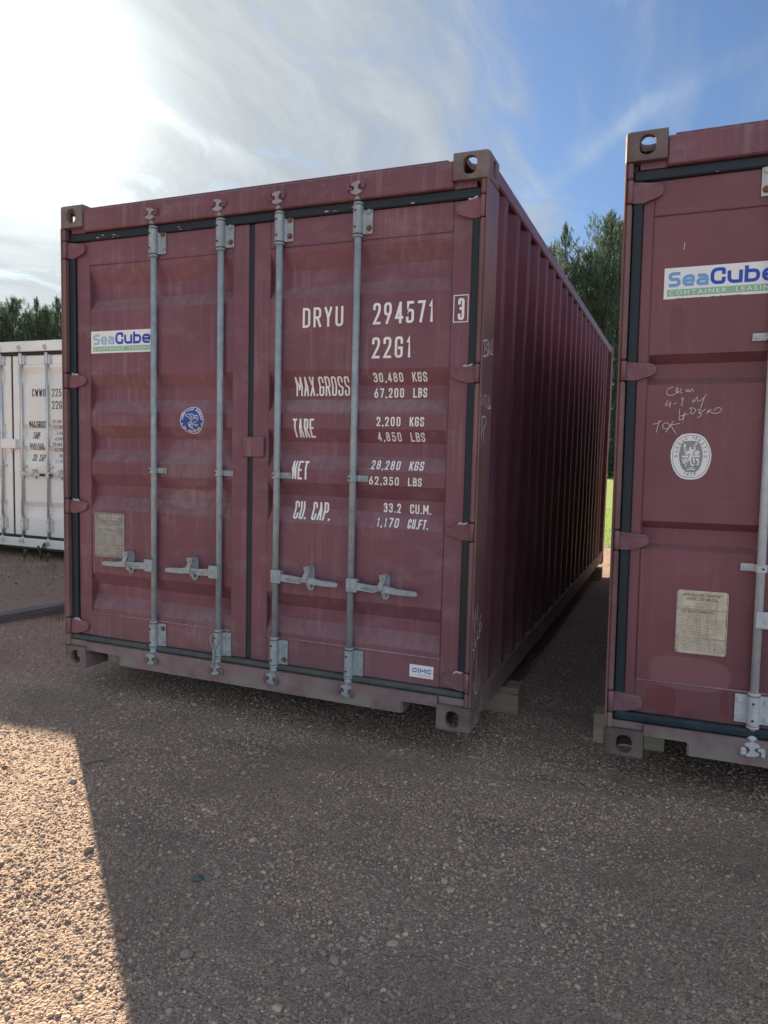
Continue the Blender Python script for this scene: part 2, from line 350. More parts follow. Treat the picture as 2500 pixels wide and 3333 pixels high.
# ------------------------------------------------------------------ stencil lettering (own stroke font)
R1, R0 = 1, 0
GL = {
 '0': [([(0,0,1),(1,0,1),(1,1,1),(0,1,1)], True)],
 '1': [([(.12,.80,0),(.62,1,0),(.62,0,0)], False)],
 '2': [([(0,.76,0),(0,1,1),(1,1,1),(1,.62,1),(0,0,0),(1,0,0)], False)],
 '3': [([(0,.80,0),(0,1,1),(1,1,1),(1,.53,1),(.35,.53,0)], False), ([(.35,.53,0),(1,.53,1),(1,0,1),(0,0,1),(0,.2,0)], False)],
 '4': [([(.78,0,0),(.78,1,0)], False), ([(.74,.97,0),(.04,.25,0)], False), ([(-.02,.24,0),(1.12,.24,0)], False)],
 '$': [([(.95,1,0),(0,1,1),(0,.52,1),(1,.52,1),(1,0,1),(.05,0,0)], False)],
 '5': [([(.95,1,0),(.12,1,0),(.06,.50,0),(.2,.60,1),(1,.60,1),(1,0,1),(0,0,1),(0,.2,0)], False)],
 '6': [([(.66,1,0),(.06,.46,0)], False), ([(0,0,1),(1,0,1),(1,.56,1),(0,.56,1)], True)],
 '7': [([(0,1,0),(1,1,0),(.40,0,0)], False)],
 '8': [([(0,0,1),(1,0,1),(1,.52,1),(0,.52,1)], True), ([(.06,.52,1),(.94,.52,1),(.94,1,1),(.06,1,1)], True)],
 '9': [([(.34,0,0),(.94,.54,0)], False), ([(0,.44,1),(1,.44,1),(1,1,1),(0,1,1)], True)],
 'A': [([(0,0,0),(.5,1,0)], False), ([(.5,1,0),(1,0,0)], False), ([(.17,.30,0),(.83,.30,0)], False)],
 'B': [([(0,0,0),(.9,0,1),(1,.02,1),(1,.52,1),(0,.52,0)], False), ([(0,.52,0),(.93,.52,1),(.93,1,1),(0,1,0)], False), ([(0,0,0),(0,1,0)], False)],
 'C': [([(1,.72,0),(1,1,1),(0,1,1),(0,0,1),(1,0,1),(1,.28,0)], False)],
 'D': [([(0,0,0),(1,0,1),(1,1,1),(0,1,0)], False), ([(0,0,0),(0,1,0)], False)],
 'E': [([(1,1,0),(0,1,0),(0,0,0),(1,0,0)], False), ([(0,.51,0),(.85,.51,0)], False)],
 'F': [([(1,1,0),(0,1,0),(0,0,0)], False), ([(0,.51,0),(.85,.51,0)], False)],
 'G': [([(1,.74,0),(1,1,1),(0,1,1),(0,0,1),(1,0,1),(1,.46,0),(.55,.46,0)], False)],
 'H': [([(0,0,0),(0,1,0)], False), ([(1,0,0),(1,1,0)], False), ([(0,.5,0),(1,.5,0)], False)],
 'I': [([(.5,0,0),(.5,1,0)], False)],
 'K': [([(0,0,0),(0,1,0)], False), ([(1,1,0),(.05,.40,0)], False), ([(.36,.58,0),(1.03,0,0)], False)],
 'L': [([(0,1,0),(0,0,0),(1,0,0)], False)],
 'M': [([(0,0,0),(0,1,0)], False), ([(.03,1,0),(.5,.34,0)], False), ([(.5,.34,0),(.97,1,0)], False), ([(1,1,0),(1,0,0)], False)],
 'N': [([(0,0,0),(0,1,0)], False), ([(.03,.97,0),(.97,.03,0)], False), ([(1,0,0),(1,1,0)], False)],
 'O': [([(0,0,1),(1,0,1),(1,1,1),(0,1,1)], True)],
 'P': [([(0,0,0),(0,1,0)], False), ([(0,1,0),(1,1,1),(1,.46,1),(0,.46,0)], False)],
 'R': [([(0,0,0),(0,1,0)], False), ([(0,1,0),(1,1,1),(1,.48,1),(0,.48,0)], False), ([(.5,.48,0),(1.03,0,0)], False)],
 'S': [([(1,.76,0),(1,1,1),(0,1,1),(0,.54,1),(1,.46,1),(1,0,1),(0,0,1),(0,.24,0)], False)],
 'T': [([(0,1,0),(1,1,0)], False), ([(.5,1,0),(.5,0,0)], False)],
 'U': [([(0,1,0),(0,0,1),(1,0,1),(1,1,0)], False)],
 'V': [([(0,1,0),(.5,0,0)], False), ([(.5,0,0),(1,1,0)], False)],
 'W': [([(0,1,0),(.24,0,0)], False), ([(.24,0,0),(.5,.8,0)], False), ([(.5,.8,0),(.76,0,0)], False), ([(.76,0,0),(1,1,0)], False)],
 'a': [([(.10,.72,0),(.95,.72,1),(.95,0,0)], False), ([(.95,.40,0),(0,.40,1),(0,0,1),(.95,0,0)], False)],
 'b': [([(0,1,0),(0,0,0)], False), ([(0,.72,0),(1,.72,1),(1,0,1),(0,0,0)], False)],
 'e': [([(1,.30,0),(1,.72,1),(0,.72,1),(0,0,1),(.92,0,0)], False), ([(0,.36,0),(1,.36,0)], False)],
 'u': [([(0,.72,0),(0,0,1),(1,0,1),(1,.3,0)], False), ([(1,.72,0),(1,0,0)], False)],
 'X': [([(0,0,0),(1,1,0)], False), ([(0,1,0),(1,0,0)], False)],
 'Y': [([(0,1,0),(.5,.45,0),(.5,0,0)], False), ([(1,1,0),(.5,.45,0)], False)],
 '.': [([(.5,0,0),(.5,.03,0)], False)],
 ',': [([(.6,.02,0),(.35,-.12,0)], False)],
}
NARROW = {'.': .30, ',': .30, '1': .62, 'I': .35, ' ': .8, 'M': 1.3, 'W': 1.35}
def round_poly(pts, rad, closed):
    out = []; n = len(pts)
    for i, (x, y, fl) in enumerate(pts):
        if not fl or (not closed and i in (0, n - 1)): out.append((x, y)); continue
        p0 = Vector(pts[i - 1][:2]); p = Vector((x, y)); p1 = Vector(pts[(i + 1) % n][:2])
        a = p0 - p; b = p1 - p; r = min(rad, a.length * .5, b.length * .5)
        a.normalize(); b.normalize()
        for k in range(6):
            t = k / 5; q = (p + a * r) * (1 - t) ** 2 + p * 2 * t * (1 - t) + (p + b * r) * t ** 2
            out.append((q.x, q.y))
    return out
def ribbon(pts, w, closed=False):
    n = len(pts); L = []; Rr = []
    P = [Vector(p) for p in pts]
    for i in range(n):
        a = P[i] - P[i - 1] if (i > 0 or closed) else P[1] - P[0]
        b = P[(i + 1) % n] - P[i] if (i < n - 1 or closed) else P[-1] - P[-2]
        if a.length < 1e-9: a = b
        if b.length < 1e-9: b = a
        a.normalize(); b.normalize()
        na = Vector((-a.y, a.x)); nb = Vector((-b.y, b.x)); m = na + nb
        if m.length < 1e-6: m = na
        m.normalize(); k = min(1 / max(0.35, m.dot(na)), 1.7)
        L.append(P[i] + m * w * .5 * k); Rr.append(P[i] - m * w * .5 * k)
    vs = [tuple(p) for p in L] + [tuple(p) for p in Rr]
    fs = [(i, (i + 1) % n, (i + 1) % n + n, i + n) for i in range(n if closed else n - 1)]
    return vs, fs
def letters(txt, x0, x1, z0, z1, stroke=0.16, gap=0.32):
    """stroke letters fitted into a box; returns (verts2d, faces, layer index per face)"""
    H = z1 - z0; s = stroke * H
    units = [NARROW.get(c, 1.0) for c in txt]
    tot = sum(units) + gap * (len(txt) - 1)
    U = (x1 - x0) / tot
    V, F, Lr = [], [], []; x = x0; layer = 0
    for c, u in zip(txt, units):
        W = U * u
        if c != ' ':
            st = s
            wi = max(W - st, 0.001); hi = H - st
            for pts, closed in GL[c]:
                q = [(x + st / 2 + px * wi, z0 + st / 2 + pz * hi, fl) for px, pz, fl in pts]
                q = round_poly(q, W * 0.52, closed)
                if not closed:      # square stroke ends reach the full height
                    a = Vector(q[0]) - Vector(q[1]); b = Vector(q[-1]) - Vector(q[-2])
                    q[0] = tuple(Vector(q[0]) + a.normalized() * st * .45); q[-1] = tuple(Vector(q[-1]) + b.normalized() * st * .45)
                vs, fs = ribbon(q, st, closed)
                o = len(V); V += vs; F += [tuple(i + o for i in f) for f in fs]; Lr += [layer % 4] * len(fs); layer += 1
        x += W + U * gap
    return V, F, Lr
def font_text(txt, x0, x1, z0, z1=None, bold=0.0, spacing=1.0, shear=0.0):
    cu = bpy.data.curves.new('t', 'FONT'); cu.body = txt; cu.size = 1.0; cu.offset = bold; cu.space_character = spacing; cu.shear = shear; cu.resolution_u = 4
    ob = bpy.data.objects.new('t', cu); COL.objects.link(ob)
    dg = bpy.context.evaluated_depsgraph_get(); me = bpy.data.meshes.new_from_object(ob.evaluated_get(dg))
    V = [(v.co.x, v.co.y) for v in me.vertices]; F = [tuple(p.vertices) for p in me.polygons]
    bpy.data.objects.remove(ob); bpy.data.curves.remove(cu); bpy.data.meshes.remove(me)
    xs = [v[0] for v in V]; ys = [v[1] for v in V]; ax, bx, ay, by = min(xs), max(xs), min(ys), max(ys)
    sx = (x1 - x0) / (bx - ax); sz = (z1 - z0) / (by - ay) if z1 is not None else sx
    return [(x0 + (v[0] - ax) * sx, z0 + (v[1] - ay) * sz) for v in V], F, [0] * len(F)
def arc_text(txt, cx, cz, rx, rz, a0, a1, h, bold=0.02, inward=False):
    """letters along an ellipse, angles in degrees clockwise from the top"""
    V, F = [], []
    cs = list(txt); n = len(cs)
    for i, ch in enumerate(cs):
        if ch == ' ': continue
        a = math.radians(a0 + (a1 - a0) * i / (n - 1))
        px, pz = cx + rx * math.sin(a), cz + rz * math.cos(a)
        w = h * (0.25 if ch in 'I1' else 0.72)
        v, f, _ = font_text(ch, -w / 2, w / 2, -h / 2, h / 2, bold)
        rot = -a if not inward else math.pi - a
        c_, s_ = math.cos(rot), math.sin(rot); o = len(V)
        V += [(px + c_ * x - s_ * z, pz + s_ * x + c_ * z) for x, z in v]; F += [tuple(k + o for k in q) for q in f]
    return V, F, [0] * len(F)
def strokes(S, w, smooth=True):
    V, F, L = [], [], []
    for k, s in enumerate(S):
        if smooth and len(s) > 2: s = round_poly([(a, b, 1) for a, b in s], 1.0, False)
        vs, fs = ribbon(s, w); o = len(V); V += vs; F += [tuple(i + o for i in f) for f in fs]; L += [k % 5] * len(fs)
    return V, F, L
def polys(S):
    V, F = [], []
    for s in S:
        o = len(V); V += list(s); F.append(tuple(range(o, o + len(s))))
    return V, F, [k % 4 for k in range(len(F))]
def ysurf(z, rec):
    """front surface of a door panel at height z"""
    y = 0.052
    for a, b, c, d, dep in rec:
        if d < z < a:
            if z > b: t = (a - z) / (a - b)
            elif z > c: t = 1.0
            else: t = (z - d) / (c - d)
            y += dep * t
    return y
def decal(name, geo, mat, rec, parent, off=0.001, label=None, ybase=None):
    V, F, L = geo
    bm = bmesh.new()
    lay = bm.faces.layers.int.new('l')
    vv = [bm.verts.new((x, 0, z)) for x, z in V]
    for f, l in zip(F, L):
        try: fc = bm.faces.new([vv[i] for i in f]); fc[lay] = l
        except ValueError: pass
    bmesh.ops.triangulate(bm, faces=[f for f in bm.faces if len(f.verts) > 4])
    # each stroke needs its own depth step: split shared nothing, so per-vertex layer is safe
    for q in rec:
        for zb in q[:4]:
            bmesh.ops.bisect_plane(bm, geom=bm.verts[:] + bm.edges[:] + bm.faces[:], plane_co=(0, 0, zb), plane_no=(0, 0, 1))
    for f in bm.faces:
        for v in f.verts:
            y = (ybase if ybase is not None else ysurf(v.co.z, rec)) - off - 0.00012 * f[lay]
            v.co.y = y
    bm.normal_update()
    for f in bm.faces:
        if f.normal.y > 0: f.normal_flip()
    me = bpy.data.meshes.new(name); bm.to_mesh(me); bm.free()
    return put(name, me, mat, parent, label)
def rect(x0, x1, z0, z1): return [(x0, z0), (x1, z0), (x1, z1), (x0, z1)], [(0, 1, 2, 3)], [0]
def torn_rect(x0, x1, z0, z1, n=40, amp=0.0012, seed=0):
    r = random.Random(seed)
    bot = [(x0 + (x1 - x0) * i / n, z0 + (r.random() * amp if 0.1 < i / n < .7 else 0)) for i in range(n + 1)]
    return bot + [(x1, z1), (x0, z1)], [tuple(range(n + 3))], [0]

# ------------------------------------------------------------------ shipping containers (20 ft)
W, H, LEN = 2.438, 2.591, 6.058
D_ = 0.05                                   # depth of the door faces behind the casting fronts

def casting_mesh():
    """hollow corner casting, outer corner at the origin: x right, y back, z down from the top"""
    def tmp(mb, nm):
        o = bpy.data.objects.new(nm, mb.mesh(nm)); COL.objects.link(o); return o
    cx, cy, cz = .162, .178, .118
    m = MB(); m.box(0, cx, 0, cy, -cz, 0, 0.0)
    base = tmp(m, 'c')
    bm = bmesh.new(); bm.from_mesh(base.data)
    ed = [e for e in bm.edges if sum(1 for v in e.verts for _ in [0] if v.co.x < 1e-5 and v.co.y < 1e-5) == 2]
    bmesh.ops.bevel(bm, geom=ed, offset=0.022, segments=4, affect='EDGES', profile=0.5)
    ed = [e for e in bm.edges if all(abs(v.co.z) < 1e-5 for v in e.verts) and any((v.co.x < .03 and v.co.y < cy - .01) or v.co.y < .03 for v in e.verts)
          and not all(v.co.x > cx - 1e-4 for v in e.verts) and not all(v.co.y > cy - 1e-4 for v in e.verts)]
    bmesh.ops.bevel(bm, geom=ed, offset=0.010, segments=3, affect='EDGES', profile=0.5)
    bm.to_mesh(base.data); bm.free()
    def slot(w, h, cu, cv, n=8):     # rounded slot outline
        r = min(w, h) * .46; pts = []
        for sx, sz, a0 in ((1, 1, 0), (-1, 1, 90), (-1, -1, 180), (1, -1, 270)):
            for k in range(n + 1):
                a = math.radians(a0 + 90 * k / n); pts.append((cu + sx * (w / 2 - r) + r * math.cos(a), cv + sz * (h / 2 - r) + r * math.sin(a)))
        return pts
    cut = []
    c = MB(); c.box(.026, cx - .012, .026, cy - .012, -cz + .024, -.028, .004); cut.append(tmp(c, 'i'))
    c = MB(); c.prism(slot(.064, .079, .086, -.058), -.02, .05, 'y'); cut.append(tmp(c, 'f'))
    c = MB(); c.prism(slot(.051, .076, .100, -.058), -.02, .05, 'x'); cut.append(tmp(c, 's'))
    c = MB(); c.prism(slot(.064, .124, .086, .092), -.05, .02, 'z'); cut.append(tmp(c, 't'))
    for q in cut:
        md = base.modifiers.new('b', 'BOOLEAN'); md.object = q; md.operation = 'DIFFERENCE'; md.solver = 'EXACT'
    dg = bpy.context.evaluated_depsgraph_get()
    me = bpy.data.meshes.new_from_object(base.evaluated_get(dg)); me.name = 'corner_casting'
    for q in cut + [base]: bpy.data.objects.remove(q)
    me.materials.clear()
    return me
CAST = casting_mesh()
def mirrored(me, sx, sy, sz):
    m = me.copy(); m.transform(Matrix.Diagonal((sx, sy, sz, 1)))
    if sx * sy * sz < 0: m.flip_normals()
    return m
CASTS = {(a, b, c): mirrored(CAST, a, b, c) for a in (1, -1) for b in (1, -1) for c in (1, -1)}

def hexbolt(mb, x, y, z, r=.0105, h=.008):
    pts = [(x + r * math.cos(math.radians(60 * k + 15)), z + r * math.sin(math.radians(60 * k + 15))) for k in range(6)]
    mb.prism(pts, y - h, y, 'y'); mb.prism([(x + 1.35 * r * math.cos(a * .785), z + 1.35 * r * math.sin(a * .785)) for a in range(8)], y - .002, y, 'y')

HINGES = ((2.312, 2.402), (1.598, 1.678), (.889, .969), (.188, .278))

def container(name_loc, rot, label, mt, spec):
    """mt: dict of materials paint, door, cast, steel, rubber, keeper"""
    T = thing('shipping_container', label, 'shipping container', name_loc, rot, 'twenty foot shipping containers')
    P = mt['paint']
    # --- castings
    for ix in (1, -1):
        for iy in (1, -1):
            for iz in (1, -1):
                loc = (0 if ix == 1 else W, 0 if iy == 1 else LEN, H if iz == 1 else 0)
                me = CASTS[ix, iy, iz].copy() if False else CASTS[ix, iy, iz]
                o = bpy.data.objects.new('corner_casting', me); COL.objects.link(o); o.parent = T; o.location = loc
                if not me.materials: me.materials.append(mt['cast'])
                o.material_slots[0].link = 'OBJECT'; o.material_slots[0].material = mt['cast']
    # --- posts at the door end, with the hinge recesses
    for s in (0, 1):
        X = lambda x: x if s == 0 else W - x
        m = MB()
        m.box(X(0.002), X(.0105), .004, .205, .118, H - .118, .003)
        m.box(X(.0105), X(.030), .045, .060, .118, H - .118)
        m.box(X(.0105), X(.052), .062, .205, .118, H - .118)
        zs = [.118] + [z for h in HINGES for z in (h[1] + .004, h[0] - .004)][::-1]
        zs = sorted([.118, H - .118] + [v for h in HINGES for v in (h[0] - .004, h[1] + .004)])
        for a, b in zip(zs[::2], zs[1::2]): m.box(X(.0107), X(.034), .003, .040, a, b, .007)
        m.build('corner_post', mt['post'], T)
        m = MB(); m.box(X(0.002), X(.06), LEN - .16, LEN - .004, .118, H - .118, .006); m.build('corner_post', P, T)
    # --- header and sill
    m = MB(); m.box(.1625, W - .1625, .010, .12, 2.446, 2.562, .006); m.box(.06, .1622, .032, .12, 2.446, 2.4725)
    m.box(W - .1622, W - .06, .032, .12, 2.446, 2.4725)
    m.box(.19, W - .19, .02, .14, 2.5625, 2.572, .003)
    m.build('door_header', P, T)
    m = MB(); nl, nr = spec.get('notch', (.405, 2.095))
    prof = [(.1625, .152), (.1625, .104), (nl - .012, .102), (nl, .092), (nl, .046), (nr, .046), (nr, .10), (nr + .008, .104), (W - .1625, .104), (W - .1625, .152)]
    m.prism(prof, .009, .016, 'y')
    m.box(.1625, W - .1625, .016, .12, .145, .152); m.box(nl, nr, .016, .12, .046, .053)
    m.box(nl - .007, nl, .016, .12, .046, .1445); m.box(nr, nr + .007, .016, .12, .046, .1445)
    m.box(.1625, nl - .0075, .06, .12, .104, .1445); m.box(nr + .0075, W - .1625, .06, .12, .104, .1445)
    m.box(.03, .1622, .020, .12, .1182, .152, .004); m.box(W - .1622, W - .03, .020, .12, .1182, .152, .004)
    m.build('door_sill', P, T)
    # --- underside: floor and cross members
    m = MB(); m.box(.05, W - .05, .12, LEN - .1, .140, .152)
    for k in range(18): m.box(.06, W - .06, .42 + k * .31, .465 + k * .31, .03, .1395)
    m.build('floor_frame', mt['under'], T)
    # --- sides
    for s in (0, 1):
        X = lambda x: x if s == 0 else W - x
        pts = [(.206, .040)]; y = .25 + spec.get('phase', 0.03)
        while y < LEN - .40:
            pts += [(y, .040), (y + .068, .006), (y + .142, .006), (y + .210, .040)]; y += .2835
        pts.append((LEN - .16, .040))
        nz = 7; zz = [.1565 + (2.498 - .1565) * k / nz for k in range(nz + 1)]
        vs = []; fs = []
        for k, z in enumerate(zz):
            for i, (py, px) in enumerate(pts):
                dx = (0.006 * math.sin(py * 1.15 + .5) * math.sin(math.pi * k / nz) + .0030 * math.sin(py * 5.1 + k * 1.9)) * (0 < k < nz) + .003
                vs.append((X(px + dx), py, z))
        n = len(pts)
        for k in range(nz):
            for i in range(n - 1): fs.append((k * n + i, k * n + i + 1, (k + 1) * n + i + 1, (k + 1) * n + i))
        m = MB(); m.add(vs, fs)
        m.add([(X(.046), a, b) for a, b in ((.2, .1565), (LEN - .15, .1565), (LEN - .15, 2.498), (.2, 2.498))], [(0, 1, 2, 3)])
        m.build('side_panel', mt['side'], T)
        m = MB(); m.box(X(.003), X(.063), .179, LEN - .179, 2.4985, 2.570, .008); m.build('top_rail', P, T)
        m = MB(); m.box(X(.004), X(.010), .207, LEN - .179, .036, .156, .002); m.box(X(.0105), X(.05), .207, LEN - .179, .149, .156)
        m.box(X(.0105), X(.05), .207, LEN - .179, .036, .042)
        m.build('bottom_rail', P, T)
    # --- far end wall and roof
    m = MB(); pts = [(.06, LEN - .012)]; x = .1
    while x < W - .25: pts += [(x, LEN - .012), (x + .05, LEN - .045), (x + .12, LEN - .045), (x + .17, LEN - .012)]; x += .25
    pts.append((W - .06, LEN - .012)); n = len(pts)
    m.add([(a, b, z) for z in (.12, 2.5) for a, b in pts], [(i, i + 1, i + 1 + n, i + n) for i in range(n - 1)])
    m.box(.1625, W - .1625, LEN - .06, LEN - .004, .04, .1195); m.box(.1625, W - .1625, LEN - .06, LEN - .004, 2.5005, 2.57)
    m.build('end_wall', P, T)
    m = MB(); pts = [(.141, 2.560)]; y = .2
    while y < LEN - .3: pts += [(y, 2.560), (y + .03, 2.578), (y + .10, 2.578), (y + .13, 2.560)]; y += .2
    pts.append((LEN - .065, 2.560)); n = len(pts)
    m.add([(x, a, b) for x in (.0635, W - .0635) for a, b in pts], [(i, i + 1, i + 1 + n, i + n) for i in range(n - 1)])
    m.build('roof', P, T)
    # --- gaskets round and between the doors
    G = mt['rubber']
    m = MB(); m.box(.036, W - .036, .034, .075, 2.4025, 2.4455, .005); m.build('door_gasket', G, T)
    m = MB(); m.box(.036, W - .036, spec.get('gy', .018), .075, .1525, spec.get('gz', .182), .011); m.build('door_gasket', mt.get('rubber_low', G), T)
    for s in (0, 1):
        X = lambda x: x if s == 0 else W - x
        m = MB(); m.box(X(.0345), X(.0745), .032, .08, .1825, 2.402, .006); m.build('door_gasket', G, T)
    m = MB(); m.box(1.2035, 1.2415, .056, .085, .1825, 2.402, .004); m.build('door_gasket', G, T)
    # --- doors
    for s in (0, 1):
        X = lambda x: x if s == 0 else W - x
        xo, xi = .075, 1.203
        p0, p1 = spec.get('panel_x', (.168, 1.108))
        dm = MB()
        dm.box(X(xo), X(p0), D_, .098, .183, 2.4015, .004); dm.box(X(p1), X(xi), D_, .098, .183, 2.4015, .004)
        dm.box(X(p0), X(p1), D_ + .0006, .098, spec['weld'][1], 2.4013, .002); dm.box(X(p0), X(p1), D_ + .0006, .098, .1832, spec['weld'][0], .002)
        door = dm.build('door', mt['door'], T)
        rec = spec['rec']
        zs = [spec['weld'][0]]
        for a, b, c, d, dep in sorted(rec, key=lambda q: q[3]): zs += [d, c, b, a]
        zs.append(spec['weld'][1])
        xs = [X(p0 - .004), *[X(p0 + (p1 - p0) * k / 8) for k in range(1, 8)], X(p1 + .004)]
        vs = []; fs = []
        for z in zs:
            for i, x in enumerate(xs):
                vs.append((x, ysurf(z, rec) + (.0009 + .0009 * math.sin(i * 1.3 + z * 4) if 0 < i < 8 else 0), z))
        n = len(xs)
        for k in range(len(zs) - 1):
            for i in range(n - 1): fs.append((k * n + i, k * n + i + 1, (k + 1) * n + i + 1, (k + 1) * n + i))
        m = MB(); m.add(vs, fs); pan = m.build('door_panel', mt['door'], door)
        for zw in spec['weld']:
            m = MB(); m.tube([(X(p0), D_ - .0005, zw), (X((p0 + p1) / 2), D_ - .0005, zw + .001), (X(p1), D_ - .0005, zw)], .0032, 6); m.build('weld_seam', mt['weld'] if zw < 1 else mt['door'], door)
        m = MB(); m.tube([(X(p0 + .0005), D_ - .0002, spec['weld'][0]), (X(p0 + .0005), D_ - .0002, spec['weld'][1])], .0016, 5); m.build('weld_seam', mt['door'], door)
        # hinges
        for hz0, hz1 in HINGES:
            m = MB(); m.lathe([(.0105, hz0), (.0125, hz0 + .002), (.0125, hz1 - .002), (.0105, hz1)], X(.0245), .016, 14)
            h = hz1 - hz0
            pl = [(.030, hz0 + .002), (.075, hz0 + .001), (.125, hz0 + h * .20), (.147, hz0 + h * .32), (.152, hz0 + h * .5), (.150, hz0 + h * .70), (.135, hz0 + h * .84), (.030, hz1 - .004)]
            pl = [(X(a), b) for a, b in pl]
            vs = [(a, .022 if abs(a - X(.03)) < .001 else .030, b) for a, b in pl] + [(a, .0495, b) for a, b in pl]; n = len(pl)
            m.add(vs, [tuple(range(n)), tuple(range(2 * n - 1, n - 1, -1))] + [(i, i + n, (i + 1) % n + n, (i + 1) % n) for i in range(n)])
            m.tube([(X(.034), .0255, hz1 - .013), (X(.09), .029, hz1 - .016), (X(.138), .031, hz1 - .022)], .0035, 6)
            m.build('hinge', mt['hinge'], door)
        # locking bars
        for xr in spec['bars'][s]:
            m = MB(); S_ = mt['steel']; yr = .030
            m.lathe([(.0165, .172), (.0165, 2.43)], xr, yr, 16)
            for (z0, z1) in spec['bearings']:
                for z in (z0 - .012, z1 + .001): m.lathe([(.021, z), (.0245, z + .002), (.0245, z + .009), (.021, z + .011)], xr, yr, 16)
            m.lathe([(.020, 2.445), (.0215, 2.456), (.018, 2.466), (.015, 2.47)], xr, yr - .002, 14)
            m.lathe([(.015, .140), (.020, .150), (.0215, .158), (.0175, .168)], xr, yr - .004, 14)
            m.build('locking_bar', S_, door)
            sg = 1 if xr < W / 2 else -1
            for top in (True, False):       # cam ends and their keepers
                q = 1 if top else -1; zc = 2.470 if top else .138
                y0, y1 = -.004, .020
                m = MB()
                prof = [(-.030, 0), (-.036, .010), (-.018, .016), (-.010, .024), (-.012, .040), (-.028, .050), (-.024, .060), (.010, .058), (.030, .050), (.034, .040), (.014, .034), (.010, .022), (.020, .014), (.036, .012), (.030, 0), (.0, -.010)]
                prof = [(xr + a * sg * .80, zc + q * b * .88) for a, b in prof]
                m.prism(prof, y0, y1, 'y'); m.build('cam', mt['cam_top'] if top else S_, door)
                yb = .0095; m = MB()
                m.box(xr - .042 * sg, xr - .020 * sg, -.004, yb, zc + q * (.018 if q > 0 else .052), zc + q * (.052 if q > 0 else .018), .008)
                m.build('cam_keeper', mt['keeper'] if top else mt['keeper_low'], T); m = MB()
                m.prism([(xr + u * sg, zc + q * v_) for u, v_ in ((.020, .016), (.042, .014), (.048, .022), (.048, .046), (.041, .050), (.033, .044), (.034, .028), (.022, .026))], -.003, yb, 'y')
                m.build('cam_keeper', mt['keeper'] if top else mt['keeper_low'], T)
            for (z0, z1) in spec['bearings']:
                for side in spec.get('flanges', (1,)):
                    pass
                m = MB(); r = .0235
                prof = [(xr - r, .049), (xr - r, .026)] + [(xr - r * math.cos(a), .026 - r * math.sin(a)) for a in [math.pi * k / 10 for k in range(1, 10)]] + [(xr + r, .026), (xr + r, .036), (xr + r + .008, .0415), (xr + .068, .0415), (xr + .068, .049)]
                if -1 in spec.get('flanges', (1,)):
                    prof = [(xr - .068, .049), (xr - .068, .0415), (xr - r - .008, .0415), (xr - r, .036)] + prof[1:]
                else: prof = [(xr - .034, .049), (xr - .034, .043), (xr - r, .040)] + prof[1:]
                h = z1 - z0
                m.prism(prof, z0 + .004, z1 - .004, 'z')
                m.build('bar_bearing', S_, door)
                for zz_ in (z0 + h * .22, z0 + h * .78):
                    g = MB(); g.lathe([(.0042, -.004), (.0042, .0035)], xr - .004, zz_, 8, 'y'); g.build('grease_hole', mt['hole'], door)
                    for side in spec.get('flanges', (1,)):
                        g = MB(); hexbolt(g, xr + .051 * side, .0415, zz_); g.build('bolt', S_ if random.random() > .2 else mt['rusty'], door)
            for zc in spec['clamps']:
                sd_ = spec.get('clamp_side', 1)
                m = MB(); r = .0235; h = .0145
                prof = [(xr - r * sd_, .049), (xr - r * sd_, .026)] + [(xr - sd_ * r * math.cos(a), .026 - r * math.sin(a)) for a in [math.pi * k / 8 for k in range(1, 8)]] + [(xr + r * sd_, .026), (xr + r * sd_, .040), (xr + (r + .006) * sd_, .044), (xr + .072 * sd_, .044), (xr + .072 * sd_, .0495)]
                m.prism(prof, zc - h, zc + h, 'z'); m.build('bar_clamp', S_, door)
                g = MB(); hexbolt(g, xr + .053 * sd_, .044, zc, .0085); g.build('bolt', S_, door)
                g = MB(); g.lathe([(.0045, 0.0), (.0045, .006)], xr - .006 * sd_, zc, 8, 'y'); g.build('grease_hole', mt['hole'], door)
        # handles
        for xr, xe, xk, zh in spec['handles'][s]:
            S_ = mt['steel']; dr = 1 if xe > xr else -1
            m = MB()
            m.box(xr - .012 * dr, xr + .046 * dr, -.004, .006, zh - .032, zh + .036, .004)
            m.box(xr - .012 * dr, xr + .040 * dr, .010, .044, zh - .030, zh + .030, .004)
            m.lathe([(.009, -.010), (.009, .012)], xr + .028 * dr, zh, 10, 'y')
            hub = m.build('handle_hub', S_, door)
            m = MB(); Lh = (xe - xr) * dr; a = .034
            k = (xk - xr) * dr
            outl = [(a, .018), (k - .10, .016), (k - .045, .013), (k, .020), (k + .03, .018), (k + .07, .012), (Lh - .012, .011), (Lh, .006), (Lh, -.006), (Lh - .012, -.011), (k + .07, -.015), (k + .02, -.014), (k - .02, -.010), (k - .05, -.020), (a, -.018)]
            drop = spec.get('drop', -.018)
            outl = [(xr + u * dr, zh + w_ + drop * max(0, (u - a)) / (Lh - a) * .6) for u, w_ in outl]
            m.prism(outl, .002, .014, 'y')
            m.tube([(xr + (a + .04) * dr, .001, zh - .004), (xr + (k - .05) * dr, -.003, zh - .005), (xr + k * dr, .0, zh - .008)], .005, 6)
            m.build('handle', S_, door)
            if spec.get('grip'):
                m = MB(); m.box(xr + (Lh * .58) * dr, xe + .004 * dr, -.003, .018, zh - .018 + drop * .5, zh + .014 + drop * .5, .005); m.build('handle_grip', mt['grip'], door)
            m = MB(); zp = zh + .004
            ov = [(xk + .021 * math.cos(t), zp + (.042 if math.sin(t) > 0 else -.042) + .021 * math.sin(t)) for t in [2 * math.pi * j / 16 for j in range(16)]]
            m.prism(ov, .042, .0505, 'y')
            m.box(xk - .012, xk + .012, .014, .042, zp - .040, zp - .010, .003)
            m.build('handle_retainer', S_, door)
            m = MB()
